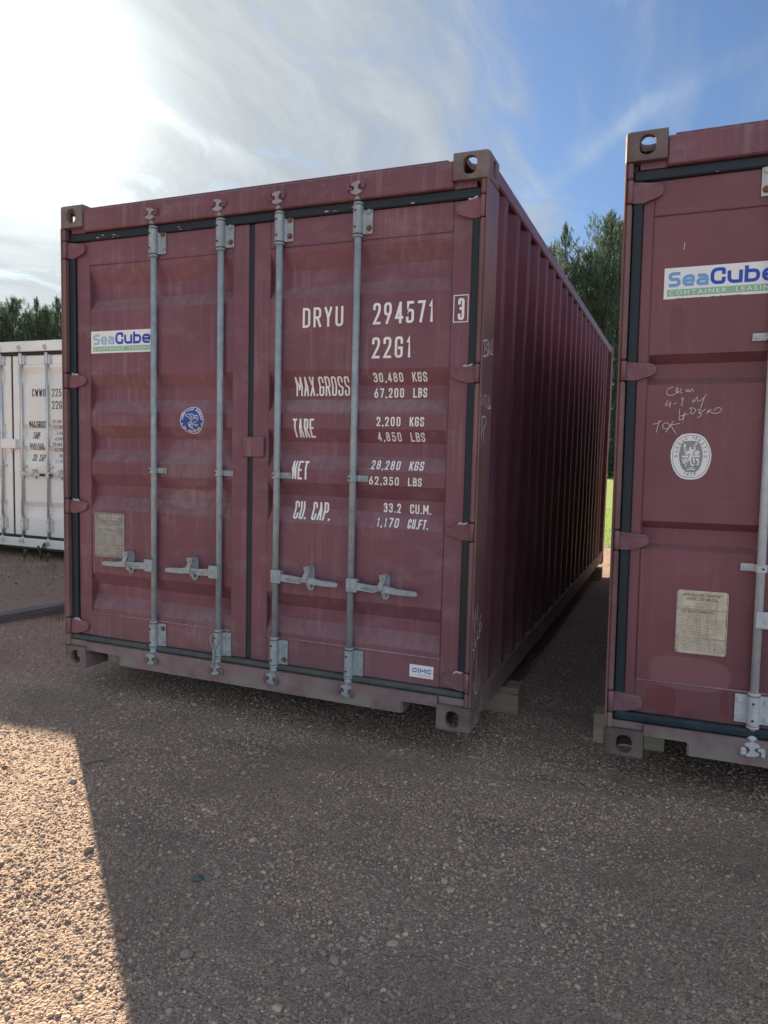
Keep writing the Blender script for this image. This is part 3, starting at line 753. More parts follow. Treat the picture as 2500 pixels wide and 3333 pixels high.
            m.prism([(xk - .017, zp + .062), (xk + .013, zp + .066), (xk + .017, zp + .045), (xk + .004, zp + .012), (xk - .002, zp - .012), (xk - .018, zp - .010), (xk - .022, zp + .012), (xk - .010, zp + .035)], -.006, .001, 'y')
            m.box(xk - .012, xk + .012, .001, .041, zp + .038, zp + .062, .003)
            m.build('retainer_latch', S_, door)
            for zz_ in (zp + .049, zp - .050):
                g = MB(); hexbolt(g, xk - .002, -.006 if zz_ > zp else .042, zz_, .009, .007); g.build('bolt', S_, door)
        if s == 0: T['_d0'] = 0; doors = [door]
        else: doors.append(door)
    if '_d0' in T: del T['_d0']
    return T, doors
CHALK_NAME = [[(0.0008, 1.766), (0.0136, 1.7774), (0.0512, 1.7878), (0.0807, 1.791)], [(0.0417, 1.7852), (0.0324, 1.7476), (0.0273, 1.7154)], [(0.0039, 1.71), (0.071, 1.7199)], [(0.0962, 1.7884), (0.074, 1.768), (0.0517, 1.7502), (0.087, 1.7478), (0.0944, 1.7315), (0.0656, 1.7228)], [(0.0972, 1.7812), (0.1108, 1.7584), (0.09, 1.7137)], [(0.1068, 1.785), (0.1151, 1.7293)], [(0.132, 1.7887), (0.1291, 1.7386), (0.1548, 1.7407)], [(0.1818, 1.8061), (0.162, 1.7969), (0.1615, 1.7655), (0.178, 1.7614), (0.1527, 1.7542), (0.155, 1.7395), (0.1916, 1.7418)]]
CHALK_DATE = [[(-0.0076, 1.5521), (-0.013, 1.4876)], [(0.0028, 1.5457), (0.0038, 1.5045), (0.0187, 1.5007), (0.0294, 1.5283), (0.0076, 1.5461)], [(0.0391, 1.5144), (0.0414, 1.5121)], [(0.0608, 1.5492), (0.0588, 1.4936)], [(0.0764, 1.5443), (0.0959, 1.5484), (0.098, 1.5336), (0.0877, 1.5005), (0.1039, 1.4928)], [(0.1145, 1.4897), (0.1173, 1.4849)], [(0.1319, 1.5462), (0.1474, 1.5462), (0.1265, 1.5131), (0.126, 1.4955), (0.1558, 1.4898)], [(0.1645, 1.5361), (0.1436, 1.5017), (0.1556, 1.4911), (0.1862, 1.4969), (0.1795, 1.5067), (0.1541, 1.5011)]]
CHALK_R = [[(0.0372, 1.4381), (0.032, 1.4058), (0.03, 1.3503)], [(0.0234, 1.4325), (0.0358, 1.4478), (0.0695, 1.4534), (0.1009, 1.4438), (0.1038, 1.4239), (0.0859, 1.4081), (0.0529, 1.3956), (0.0664, 1.3699), (0.0765, 1.334)]]
CHALK_LOW = [[(0.0061, 0.5679), (0.0247, 0.5111), (0.0441, 0.4628)], [(0.045, 0.5742), (0.0422, 0.5295), (0.0573, 0.5275)], [(0.0789, 0.5969), (0.0735, 0.5383), (0.0675, 0.4974)], [(0.137, 0.535), (0.1113, 0.4904), (0.115, 0.4635), (0.13, 0.453), (0.1564, 0.4616), (0.1581, 0.4829), (0.1381, 0.4943), (0.1216, 0.4811)], [(0.08, 0.47), (0.0869, 0.439), (0.1006, 0.4235), (0.115, 0.4302), (0.1235, 0.4545)], [(0.0784, 0.4362), (0.0592, 0.4148), (0.0392, 0.4009), (0.0374, 0.3686), (0.0321, 0.3431)], [(0.0358, 0.46), (0.0457, 0.418), (0.0802, 0.3898)], [(0.0142, 0.4278), (-0.0097, 0.415), (-0.0119, 0.3994), (0.0141, 0.3954), (0.0327, 0.385)], [(-0.025, 0.4038), (-0.0169, 0.3731), (0.0102, 0.3267)], [(0.0888, 0.3782), (0.0879, 0.2989), (0.0971, 0.1625)], [(0.0556, 0.2296), (0.0613, 0.1995), (0.0975, 0.16), (0.128, 0.1676), (0.1619, 0.2549)]]
CHALK_DOOR = [[(0.2201, 1.5707), (0.1992, 1.5641), (0.1938, 1.5461), (0.2051, 1.5347), (0.226, 1.5391), (0.2381, 1.5502)], [(0.234, 1.548), (0.2396, 1.5615), (0.235, 1.5683), (0.2294, 1.5548), (0.2362, 1.5457), (0.2464, 1.5524)], [(0.2521, 1.5636), (0.2445, 1.5479), (0.2551, 1.5456)], [(0.2691, 1.559), (0.2718, 1.5477), (0.2773, 1.5611), (0.2823, 1.5454), (0.2918, 1.5632), (0.2967, 1.5498)], [(0.2018, 1.5166), (0.1896, 1.4894), (0.213, 1.5052)], [(0.2126, 1.512), (0.2098, 1.4848)], [(0.2238, 1.5007), (0.2363, 1.5052)], [(0.2524, 1.5186), (0.2603, 1.5276), (0.259, 1.5141), (0.2515, 1.4961), (0.2621, 1.4952)], [(0.2848, 1.5239), (0.2857, 1.5221)], [(0.2984, 1.5185), (0.2941, 1.505), (0.3069, 1.5139), (0.3102, 1.5296)], [(0.3145, 1.5273), (0.3134, 1.5095), (0.3276, 1.5139), (0.3461, 1.5369)], [(0.3392, 1.5272), (0.3272, 1.4849)], [(0.2482, 1.4803), (0.2485, 1.4351)], [(0.2485, 1.4351), (0.261, 1.4375), (0.264, 1.4601)], [(0.2698, 1.4691), (0.2634, 1.433)], [(0.2519, 1.451), (0.2828, 1.4601)], [(0.292, 1.4826), (0.2913, 1.4579), (0.3035, 1.4624), (0.3111, 1.4759), (0.3002, 1.4849), (0.2837, 1.4826)], [(0.3152, 1.4759), (0.3295, 1.4804), (0.3181, 1.4625), (0.3306, 1.4603), (0.3291, 1.4491), (0.3149, 1.4445)], [(0.3244, 1.4603), (0.3381, 1.4737), (0.3461, 1.4782)], [(0.3564, 1.476), (0.3512, 1.4604)], [(0.351, 1.4626), (0.3666, 1.4782)], [(0.3567, 1.4715), (0.3757, 1.4604), (0.396, 1.4627), (0.4073, 1.476), (0.3987, 1.4849), (0.3847, 1.4827), (0.3751, 1.4715)], [(0.1447, 1.4184), (0.164, 1.4208), (0.1804, 1.4347)], [(0.172, 1.4323), (0.1616, 1.3842)], [(0.1897, 1.4211), (0.1839, 1.4096), (0.1909, 1.3982), (0.2079, 1.4007), (0.2136, 1.4144), (0.2023, 1.4257), (0.1897, 1.4211)], [(0.2275, 1.4327), (0.1981, 1.3846)], [(0.2157, 1.4145), (0.2388, 1.3793)], [(0.2157, 1.4145), (0.2513, 1.4216)], [(0.2617, 1.4248), (0.2638, 1.4239)]]
BV_OUTER = [[(0.2945, 1.3806), (0.3106, 1.3798), (0.3279, 1.376), (0.3469, 1.3642), (0.3611, 1.3439), (0.3709, 1.3199), (0.3758, 1.2959), (0.3749, 1.2717), (0.3691, 1.2473), (0.3589, 1.2213), (0.3453, 1.205), (0.3274, 1.195), (0.3038, 1.1916), (0.2824, 1.1924), (0.2634, 1.1977), (0.2493, 1.2095), (0.2347, 1.2316), (0.2251, 1.2588), (0.2209, 1.2863), (0.2223, 1.3109), (0.2304, 1.3371), (0.2439, 1.3604), (0.2605, 1.3744), (0.2776, 1.3793)]]
BV_INNER = [[(0.2977, 1.3502), (0.3149, 1.3495), (0.3285, 1.3426), (0.3373, 1.3249), (0.3427, 1.2994), (0.3426, 1.2779), (0.3387, 1.2535), (0.3318, 1.2347), (0.3193, 1.2235), (0.3022, 1.2211), (0.2834, 1.223), (0.2695, 1.2341), (0.2605, 1.2512), (0.2554, 1.2713), (0.2536, 1.2914), (0.2552, 1.3117), (0.2613, 1.3363), (0.2713, 1.348), (0.2845, 1.3499)]]
BV_FIG = [[(0.2913, 1.3225), (0.2964, 1.3262), (0.3018, 1.3242), (0.3034, 1.3185), (0.3018, 1.3127), (0.3082, 1.3164), (0.3104, 1.3244), (0.3074, 1.33), (0.3085, 1.3343), (0.3127, 1.3301), (0.3151, 1.3187), (0.3137, 1.3115), (0.3068, 1.3057), (0.3066, 1.2971), (0.3091, 1.2885), (0.3068, 1.2813), (0.2997, 1.2782), (0.3023, 1.2668), (0.3041, 1.2582), (0.3003, 1.2545), (0.2979, 1.2497), (0.2963, 1.2508), (0.2988, 1.2581), (0.2957, 1.2666), (0.294, 1.2738), (0.2917, 1.2665), (0.2856, 1.2563), (0.2817, 1.2432), (0.2787, 1.2481), (0.2823, 1.2562), (0.2862, 1.2692), (0.2882, 1.2822), (0.2918, 1.2895), (0.2968, 1.2939), (0.2958, 1.3011), (0.2913, 1.2974), (0.2849, 1.2944), (0.2785, 1.3014), (0.2707, 1.3091), (0.276, 1.31), (0.2845, 1.3016), (0.2895, 1.3067), (0.294, 1.3097), (0.2957, 1.3154)], [(0.2697, 1.3293), (0.2726, 1.3372), (0.2766, 1.3366), (0.2788, 1.3316), (0.2768, 1.3208), (0.2728, 1.3207)], [(0.2702, 1.3189), (0.2789, 1.3191), (0.2757, 1.3157), (0.2753, 1.3107), (0.2736, 1.3106), (0.2728, 1.3157)], [(0.274, 1.2991), (0.2763, 1.2992), (0.2758, 1.2937), (0.2745, 1.2937)], [(0.3116, 1.3387), (0.3153, 1.343), (0.3206, 1.3417), (0.3203, 1.336), (0.3146, 1.3323)], [(0.2652, 1.2888), (0.2885, 1.2894), (0.2889, 1.2823), (0.2656, 1.2816)], [(0.3089, 1.2914), (0.3326, 1.292), (0.333, 1.2845), (0.3093, 1.2839)], [(0.2665, 1.2766), (0.2712, 1.2767), (0.2727, 1.2609), (0.276, 1.2617), (0.2745, 1.2761), (0.2791, 1.2777), (0.2834, 1.272), (0.281, 1.2676), (0.2788, 1.2582), (0.2736, 1.2556), (0.2687, 1.2601)], [(0.3106, 1.2972), (0.3164, 1.3116), (0.3194, 1.3117), (0.32, 1.3002), (0.3229, 1.3003), (0.3235, 1.3132), (0.3304, 1.3076), (0.3309, 1.2991), (0.3259, 1.2944), (0.3153, 1.2947)], [(0.3071, 1.2801), (0.3137, 1.2803), (0.3148, 1.2614), (0.3082, 1.2612)], [(0.317, 1.2758), (0.322, 1.281), (0.3314, 1.2662), (0.3309, 1.2518), (0.3269, 1.2517), (0.327, 1.2618)], [(0.3254, 1.2803), (0.3307, 1.2783), (0.3297, 1.2733), (0.3263, 1.2746)], [(0.3186, 1.2587), (0.3227, 1.2573), (0.3256, 1.2517), (0.3204, 1.2501)], [(0.3007, 1.2481), (0.3055, 1.2576), (0.3115, 1.2563), (0.3113, 1.2484), (0.3061, 1.2461)], [(0.2918, 1.2409), (0.3103, 1.2415), (0.3105, 1.239), (0.3032, 1.2388), (0.3036, 1.2309), (0.299, 1.2307), (0.2985, 1.2386), (0.2919, 1.2384)], [(0.2841, 1.2349), (0.2974, 1.2353), (0.2944, 1.2303), (0.2884, 1.2301)], [(0.3053, 1.236), (0.3179, 1.2364), (0.3149, 1.2313), (0.3083, 1.231)]]
ABS_OUTER = [[(0.8671, 1.4922), (0.8892, 1.4897), (0.9113, 1.4766), (0.9253, 1.4552), (0.9318, 1.4306), (0.9306, 1.4075), (0.9217, 1.3827), (0.9058, 1.3627), (0.8818, 1.3533), (0.8616, 1.3536), (0.8332, 1.3618), (0.8046, 1.3815), (0.7893, 1.3997), (0.7837, 1.4231), (0.7871, 1.4498), (0.7983, 1.4665), (0.8207, 1.4798), (0.8449, 1.4889)]]
ABS_LINES = [[(0.8157, 1.4499), (0.8187, 1.4541), (0.837, 1.4549), (0.8652, 1.4592), (0.8683, 1.4435), (0.8673, 1.4368), (0.8754, 1.4311)], [(0.8157, 1.4499), (0.8208, 1.4441), (0.8329, 1.4425), (0.8411, 1.4351), (0.8492, 1.4235), (0.8553, 1.4202)], [(0.839, 1.4566), (0.8491, 1.4434), (0.8573, 1.4252)], [(0.8491, 1.4575), (0.8562, 1.4434), (0.8654, 1.4236)], [(0.8693, 1.4468), (0.8794, 1.4501), (0.8954, 1.4485), (0.9035, 1.442), (0.8995, 1.4354), (0.8794, 1.4336), (0.8714, 1.4352)], [(0.8794, 1.4485), (0.8734, 1.4369)], [(0.8894, 1.4485), (0.8814, 1.4353)], [(0.9015, 1.4329), (0.8935, 1.4238), (0.8815, 1.4121), (0.8735, 1.4071)], [(0.8553, 1.4202), (0.8472, 1.4135), (0.831, 1.4068), (0.8392, 1.3919), (0.8494, 1.382), (0.8676, 1.3764), (0.8797, 1.3757)], [(0.8694, 1.417), (0.8815, 1.4204), (0.8674, 1.417), (0.8675, 1.407)], [(0.8573, 1.4136), (0.8493, 1.4036), (0.8412, 1.4002), (0.8493, 1.392), (0.8595, 1.3838), (0.8696, 1.3789)], [(0.8533, 1.4119), (0.8614, 1.4037), (0.8755, 1.4021), (0.8836, 1.3956), (0.8917, 1.3899), (0.8966, 1.4007), (0.8916, 1.4031), (0.8836, 1.3972)], [(0.8473, 1.4036), (0.8554, 1.3987), (0.8655, 1.3971), (0.8615, 1.3888)], [(0.8371, 1.4051), (0.8473, 1.3903), (0.8574, 1.3837)]]

# ------------------------------------------------------------------ materials in use
MAR = (0.192, 0.080, 0.110)
PALE = (0.40, 0.335, 0.35)
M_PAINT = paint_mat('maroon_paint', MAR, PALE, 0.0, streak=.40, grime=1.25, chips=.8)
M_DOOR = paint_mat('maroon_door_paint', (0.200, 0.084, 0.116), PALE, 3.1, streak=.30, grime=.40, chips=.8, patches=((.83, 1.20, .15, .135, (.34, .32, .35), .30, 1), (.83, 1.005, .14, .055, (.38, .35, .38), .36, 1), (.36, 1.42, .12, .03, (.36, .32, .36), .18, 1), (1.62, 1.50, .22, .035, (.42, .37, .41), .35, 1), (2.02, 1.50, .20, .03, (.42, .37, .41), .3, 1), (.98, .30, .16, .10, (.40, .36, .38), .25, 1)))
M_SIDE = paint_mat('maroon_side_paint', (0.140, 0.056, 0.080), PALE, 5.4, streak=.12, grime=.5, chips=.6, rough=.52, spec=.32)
M_POST = paint_mat('scuffed_post_paint', (0.21, 0.11, 0.115), (0.34, 0.25, 0.23), 8.2, streak=.38, grime=.8, chips=.8, dark=.6)
M_HINGE = paint_mat('maroon_hinge_paint', (0.195, 0.085, 0.112), PALE, 2.2, streak=.3, grime=.4, chips=.6)
M_CAST = paint_mat('worn_casting_paint', (0.140, 0.066, 0.080), (0.24, 0.21, 0.20), 6.6, streak=.22, grime=.8, chips=.9, dark=.55, rough=.6)
M_WELD = flat_mat('pale_weld', (0.36, 0.30, 0.31), .6, .5, MAR, 60, .5)
M_UNDER = flat_mat('underside_steel', (0.035, 0.030, 0.030), .8)
M_STEEL = metal_mat('galvanised_steel', (0.34, 0.41, 0.455), .15, .52, .35)
M_CAMTOP = metal_mat('overpainted_steel', (0.36, 0.33, 0.37), .1, .6, .5)
M_RUSTY = metal_mat('rusty_steel', (0.20, 0.10, 0.07), .1, .8, .6)
M_HOLE = flat_mat('grease_black', (0.012, 0.012, 0.014), .5)  # solid black plugs, painted as the dark inside of small holes
M_RUB = rubber_mat('gasket_rubber', (0.007, 0.020, 0.030), (0.07, 0.09, 0.10), .3)
M_RUBLOW = rubber_mat('dusty_gasket_rubber', (0.05, 0.07, 0.07), (0.13, 0.135, 0.13), .6)
M_WHITE = flat_mat('white_lettering', (0.90, 0.92, 0.95), .5, .35, (0.30, 0.20, 0.22), 42, .62)
M_CHALK = flat_mat('chalk', (0.78, 0.76, 0.80), .9, .3, (0.15, 0.07, 0.08), 160, .52)
M_STK = flat_mat('sticker_white', (0.86, 0.90, 0.93), .35, .25, (0.45, 0.48, 0.50), 60, .66)
M_SKY = flat_mat('sticker_light_blue', (0.16, 0.42, 0.78), .35, .2, (0.5, 0.6, 0.7), 70, .62)
M_SKYF = flat_mat('sticker_faded_blue', (0.36, 0.56, 0.74), .4, .4, (0.5, 0.6, 0.7), 70, .55)
M_NAVY = flat_mat('sticker_blue', (0.012, 0.07, 0.52), .35)
M_GREEN = flat_mat('sticker_green', (0.26, 0.56, 0.36), .35, .3, (0.5, 0.6, 0.5), 70, .6)
M_ABS = flat_mat('sticker_deep_blue', (0.022, 0.075, 0.36), .35)
M_GREYP = flat_mat('sticker_grey', (0.27, 0.30, 0.31), .4, .25, (0.5, 0.5, 0.5), 90, .6)
M_PLATE = metal_mat('stamped_plate', (0.66, 0.60, 0.48), .1, .5, .6, .25)
M_PLATEG = metal_mat('stamped_plate_grey', (0.27, 0.28, 0.265), .1, .5, .4, .3)
M_ETCH = flat_mat('etched_lines', (0.16, 0.14, 0.11), .7, .7, (0.60, 0.55, 0.44), 130, .54)
M_ETCHG = flat_mat('etched_lines_pale', (0.62, 0.62, 0.58), .6, .5, (0.27, 0.28, 0.265), 130, .52)
M_CIMC = flat_mat('sticker_bright_blue', (0.012, 0.16, 0.70), .35)

def A2R(x, z, y):       # from a position measured on the casting plane to the same point on a surface y further back
    k = y / 3.157
    return x + (x - 3.2757) * k, z + (z - 1.2803) * k

# ------------------------------------------------------------------ the maroon container in the middle
RECS = [(2.246, 2.160, 2.085, 2.020, .038), (1.672, 1.595, 1.532, 1.462, .038), (1.388, 1.322, 1.258, 1.190, .038),
        (1.120, 1.054, .990, .918, .038), (.553, .482, .420, .346, .038)]
spec1 = dict(rec=RECS, weld=(.319, 2.272), bars=((.626, 1.049), (1.391, 1.812)), bearings=((.180, .312), (2.290, 2.424)), clamps=(1.151,),
             handles=(((.626, .285, .456, .630), (1.049, .722, .886, .630)), ((1.391, 1.752, 1.586, .640), (1.812, 2.163, 1.990, .634))), phase=.03)
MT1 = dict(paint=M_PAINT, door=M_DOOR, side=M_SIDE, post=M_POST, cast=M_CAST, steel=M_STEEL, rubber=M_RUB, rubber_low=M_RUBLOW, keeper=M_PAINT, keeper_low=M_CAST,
           cam_top=M_CAMTOP, weld=M_WELD, hinge=M_HINGE, hole=M_HOLE, rusty=M_RUSTY, under=M_UNDER)
C1, (DL, DR) = container((0, 0, Z0), (0, 0, 0), 'maroon shipping container in the middle, its four-bar door end numbered DRYU 294571', MT1, spec1)

def let(txt, x0, x1, z0, z1, door=None, mat=None, rec=RECS, stroke=.125, gap=.32):
    decal('lettering', letters(txt, x0, x1, z0, z1, stroke, gap), mat or M_WHITE, rec, door or DR)
def zr(z, y=.062): return 1.2803 + (z - 1.2803) * (1 + y / 3.157)
let('DRYU', 1.514, 1.734, zr(1.868, .05), zr(1.962, .05), gap=.42)
let('294571', 1.889, 2.190, zr(1.868, .05), zr(1.966, .05), gap=.42)
let('22G1', 1.887, 2.086, zr(1.713, .05), zr(1.810, .05), gap=.42)
decal('lettering', letters('3', 2.304, 2.334, zr(1.870, .05), zr(1.966, .05), .125), M_WHITE, [], DR, .0008, ybase=D_)
bx = [A2R(2.300, 1.862, .05), A2R(2.365, 1.978, .05)]
V, F = ribbon([(bx[0][0], bx[0][1]), (bx[1][0], bx[0][1]), (bx[1][0], bx[1][1]), (bx[0][0], bx[1][1])], .004, True)
decal('check_digit_frame', (V, F, [0] * len(F)), M_WHITE, [], DR, .0008, ybase=D_)
let('MAX.GROSS', 1.464, 1.760, zr(1.542, .08), zr(1.634, .07), gap=.26, stroke=.095)
let('TARE', 1.466, 1.586, zr(1.341, .08), zr(1.433, .055), gap=.22, stroke=.105)
let('NET', 1.466, 1.556, zr(1.137, .055), zr(1.228, .07), gap=.25, stroke=.105)
let('CU. CAP.', 1.468, 1.672, zr(.941, .06), zr(1.031, .088), gap=.22, stroke=.105)
for t, x0, u, u1, za, zb in (('30,480', 1.890, 'KGS', 2.160, 1.604, 1.646), ('67,200', 1.889, 'LBS', 2.156, 1.533, 1.577), ('2,200', 1.919, 'KGS', 2.158, 1.400, 1.443),
                             ('4,850', 1.918, 'LBS', 2.158, 1.331, 1.373), ('28,280', 1.892, 'KGS', 2.158, 1.199, 1.241), ('62,350', 1.888, 'LBS', 2.155, 1.128, 1.166),
                             ('33.2', 1.952, 'CU.M.', 2.192, .998, 1.042), ('1,170', 1.929, 'CU.FT.', 2.188, .931, .974)):
    let(t, x0, 2.041, zr(za, .07), zr(zb, .07), gap=.45, stroke=.15); let(u, 2.087, u1, zr(za, .07), zr(zb, .07), gap=.30, stroke=.15)

def seacube(door, x0, z0, z1, rec, seed, faded, pname='sticker'):
    h = z1 - z0; w = .430
    st = decal(pname, torn_rect(x0, x0 + w, z0, z1, 60, .0028 if not faded else .0004, seed), M_STK, rec, door, .0008)
    decal('sticker_print', rect(x0 + .013, x0 + w - .012, z0 + h * .085, z0 + h * .30), M_GREEN, rec, door, .0016)
    decal('sticker_print', letters('$ea', x0 + .016, x0 + .168, z0 + h * .385, z0 + h * .86, .215, .14), M_SKYF if faded else M_SKY, rec, door, .0016)
    decal('sticker_print', letters('Cube', x0 + .173, x0 + .412, z0 + h * .385, z0 + h * .91, .205, .12), M_NAVY, rec, door, .0018)
    decal('sticker_print', font_text('CONTAINER  LEASING', x0 + .020, x0 + w - .018, z0 + h * .125, z0 + h * .26, .008, 1.35), M_STK, rec, door, .0024)
    return st
sx, sz0 = A2R(.222, 1.782, .05); _, sz1 = A2R(.222, 1.901, .05)
seacube(DL, sx, sz0, sz1, RECS, 3, True)

# round classification sticker
def ring(pts, k0, k1):
    cx = sum(p[0] for p in pts) / len(pts); cz = sum(p[1] for p in pts) / len(pts)
    a = [(cx + (p[0] - cx) * k0, cz + (p[1] - cz) * k0) for p in pts]; b = [(cx + (p[0] - cx) * k1, cz + (p[1] - cz) * k1) for p in pts]
    n = len(pts); return a + b, [(i, (i + 1) % n, (i + 1) % n + n, i + n) for i in range(n)], [0] * n
acx, acz = .8575, 1.4235
circ = [(acx + .0745 * math.sin(2 * math.pi * k / 40), acz + .0705 * math.cos(2 * math.pi * k / 40)) for k in range(40)]
decal('sticker', polys([circ]), M_ABS, RECS, DL, .0008)
decal('sticker_print', ring(circ, 1.0, .955), M_WHITE, RECS, DL, .0016)
decal('sticker_print', arc_text('AMERICAN BUREAU', acx, acz, .0625, .0585, -82, 82, .0125, .05), M_WHITE, RECS, DL, .0016)
decal('sticker_print', arc_text('OF SHIPPING', acx, acz, .0625, .0585, 232, 134, .0120, .05, True), M_WHITE, RECS, DL, .0016)
decal('sticker_print', strokes([[(a * .95 + acx * .05, b) for a, b in s] for s in ABS_LINES], .0022), M_WHITE, RECS, DL, .0016)
def star(cx, cz, r): return [(cx + (r if k % 2 == 0 else r * .42) * math.sin(math.pi * k / 5), cz + (r if k % 2 == 0 else r * .42) * math.cos(math.pi * k / 5)) for k in range(10)]
decal('sticker_print', polys([star(acx - .0610, acz - .019, .005), star(acx + .0610, acz - .019, .005)]), M_WHITE, RECS, DL, .0016)

# data plates
def plate(door, x0, x1, z0, z1, mp, me, rec, seed):
    p = decal('data_plate', ([(x0 + .008, z0), (x1 - .008, z0), (x1, z0 + .008), (x1, z1 - .008), (x1 - .008, z1), (x0 + .010, z1), (x0, z1 - .010), (x0, z0 + .008)], [tuple(range(8))], [0]), mp, rec, door, .0025)
    w, h = x1 - x0, z1 - z0; r = random.Random(seed)
    X = lambda u: x0 + u * w; Z = lambda v: z0 + v * h
    tx = [('APPROVED FOR TRANSPORT', .12, .88, .905, .955), ('UNDER CUSTOMS SEAL', .20, .80, .845, .890), ('CSC SAFETY APPROVAL', .10, .74, .645, .690)]
    for t, a, b, c, d in tx: decal('plate_lettering', font_text(t, X(a), X(b), Z(c), Z(d), .02, 1.1), me, rec, door, .0032)
    V, F, L = [], [], []
    def ln(a, b, c, d, t=.0011):
        v, f = ribbon([(X(a), Z(c)), (X(b), Z(d))], t); o = len(V); V.extend(v); F.extend([tuple(i + o for i in q) for q in f]); L.append(0)
    for zz in (.715, .700, .425, .255, .245): ln(.02, .98, zz, zz)
    ln(.66, .66, .02, .245); ln(.68, .68, .02, .245); ln(.78, .78, .46, .66); ln(.97, .97, .46, .66)
    for q in (.80, .77, .56, .53): ln(.36, .70, q, q, .0008)
    ln(.98, .98, .02, .98, .0016); ln(.015, .015, .02, .98, .0016)
    for row in (.745, .61, .585, .55, .52, .495, .47, .445, .40, .375, .345, .32, .29, .22, .195, .17, .14, .11, .085, .06):   # rows of small stamped type
        u = .05
        while u < .62:
            l = r.uniform(.01, .05); ln(u, u + l, row, row, .0017); u += l + r.uniform(.008, .03)
        if .3 < row < .56 or row < .2:
            u = .70
            while u < .92:
                l = r.uniform(.01, .04); ln(u, u + l, row, row, .0015); u += l + .015
    decal('plate_lettering', (V, F, L), me, rec, door, .0032)
    for u, v in ((.03, .70), (.95, .07), (.04, .03)):
        g = MB(); g.lathe([(.0035, .0465), (.0035, .0495)], X(u), Z(v), 8, 'y'); g.build('rivet', M_STEEL, door)
a, b = A2R(.240, .906, .05), A2R(.449, .657, .05)
plate(DL, a[0], b[0], b[1], a[1], M_PLATEG, M_ETCHG, RECS, 5)
a, b = A2R(2.139, .293, .05), A2R(2.257, .233, .05)
decal('sticker', rect(a[0], b[0], b[1], a[1]), M_STK, [], DR, .0008, ybase=D_)
decal('sticker_print', letters('CIMC', a[0] + .014, b[0] - .012, b[1] + .024, a[1] - .016, .22, .18), M_CIMC, [], DR, .0016, ybase=D_)
decal('sticker_print', font_text('www.cimc.com', a[0] + .040, b[0] - .012, b[1] + .010, b[1] + .017, 0), M_GREYP, [], DR, .0016, ybase=D_)
# lock plate bridging the two doors
m = MB(); m.box(1.183, 1.309, .034, .042, 1.240, 1.341, .004); m.box(1.190, 1.200, .042, .0495, 1.25, 1.33); m.box(1.250, 1.300, .042, .0495, 1.25, 1.33)
m.build('lock_cover', M_HINGE, DR)
# chalk marks on the post
def chalk_side(S, parent, w=.0042):
    for s in S:
        pass
    V, F, L = strokes(S, w)
    m = MB()
    vs = [(W - .0002 + .0006 + .00012 * 0, y, z) for y, z in V]
    m.add(vs, F); return m
postc = [o for o in C1.children if o.name.startswith('corner_post')]
pr = [o for o in postc if min(v.co.x for v in o.data.vertices) > 2 and min(v.co.y for v in o.data.vertices) < 1][0]
for k, S in enumerate((CHALK_NAME, CHALK_DATE, CHALK_R, CHALK_LOW)):
    bm = bmesh.new(); V, F, L = strokes(S, .0058 if k < 3 else .0050)
    vs = [None] * len(V); li = {}
    for f, l in zip(F, L):
        for i in f: li[i] = l
    for i, (y, z) in enumerate(V): vs[i] = bm.verts.new((W - .0012 + .0001 * li.get(i, 0), max(y, .006), z))
    for f in F:
        try: bm.faces.new([vs[i] for i in f])
        except ValueError: pass
    bmesh.ops.recalc_face_normals(bm, faces=bm.faces)
    me = bpy.data.meshes.new('chalk_mark'); bm.to_mesh(me); bm.free(); put('chalk_mark', me, M_CHALK, pr)
# old sealant on the hinges and white paint flecks on the top gasket
M_SEAL = flat_mat('old_sealant', (0.55, 0.52, 0.55), .8)
def flecks(parent, seed, n, z0, z1, y):
    r = random.Random(seed); P = []
    for k in range(n):
        x = r.choice([r.uniform(.15, 1.15), r.uniform(1.3, 2.2), r.uniform(1.25, 1.9)]); z = r.uniform(z0, z1); w = r.uniform(.005, .018); hh = r.uniform(.0015, .004)
        P.append([(x + w * math.cos(t) * r.uniform(.6, 1), z + hh * math.sin(t) * r.uniform(.5, 1)) for t in [6.283 * j / 7 for j in range(7)]])
    o = decal('paint_fleck', polys(P), M_SEAL, [], parent, .0006, ybase=y); o['kind'] = 'stuff'
gt = [o for o in C1.children if o.name.startswith('door_gasket') and min(v.co.z for v in o.data.vertices) > 2.3][0]
flecks(gt, 4, 11, 2.407, 2.425, .034)
for door, sgn, hh in ((DL, 0, (1, 2, 3)), (DR, 1, (0, 1, 2, 3))):
    for k in hh:
        z = HINGES[k][1]; m = MB(); pts = []
        for j in range(7):
            x = .050 + .008 * j; x = x if sgn == 0 else W - x
            pts.append((x, .031 - .001 * (j % 2), z - .001 + .0035 * math.sin(j * 1.4 + k) - .0012 * j))
        m.tube(pts, [.003, .0055, .006, .0045, .006, .005, .002], 6); m.build('sealant', M_SEAL, door)
# string looped round the second bar
c = MB(); x_, y_ = 1.049, -.001
c.tube([(x_ - .018, .012, .305), (x_ - .028, y_, .290), (x_ - .026, y_ - .002, .262), (x_ - .010, y_ - .004, .235), (x_ - .004, y_ - .006, .215), (x_ + .004, y_ - .004, .232), (x_ + .024, y_, .262), (x_ + .031, y_, .292), (x_ + .020, .010, .318)], .0035, 6)
c.tube([(x_ - .006, y_ - .008, .222), (x_ - .001, y_ - .009, .19), (x_ - .007, y_ - .009, .165), (x_ - .002, y_ - .009, .128)], [.006, .0065, .006, .003], 6)
M_STRING = flat_mat('grey_string', (0.30, 0.32, 0.33), .9)
st = c.build('string_loop', M_STRING); st.location = (0, 0, Z0); tag(st, 'short grey twisted string looped round the second locking bar, just above its foot', 'string')

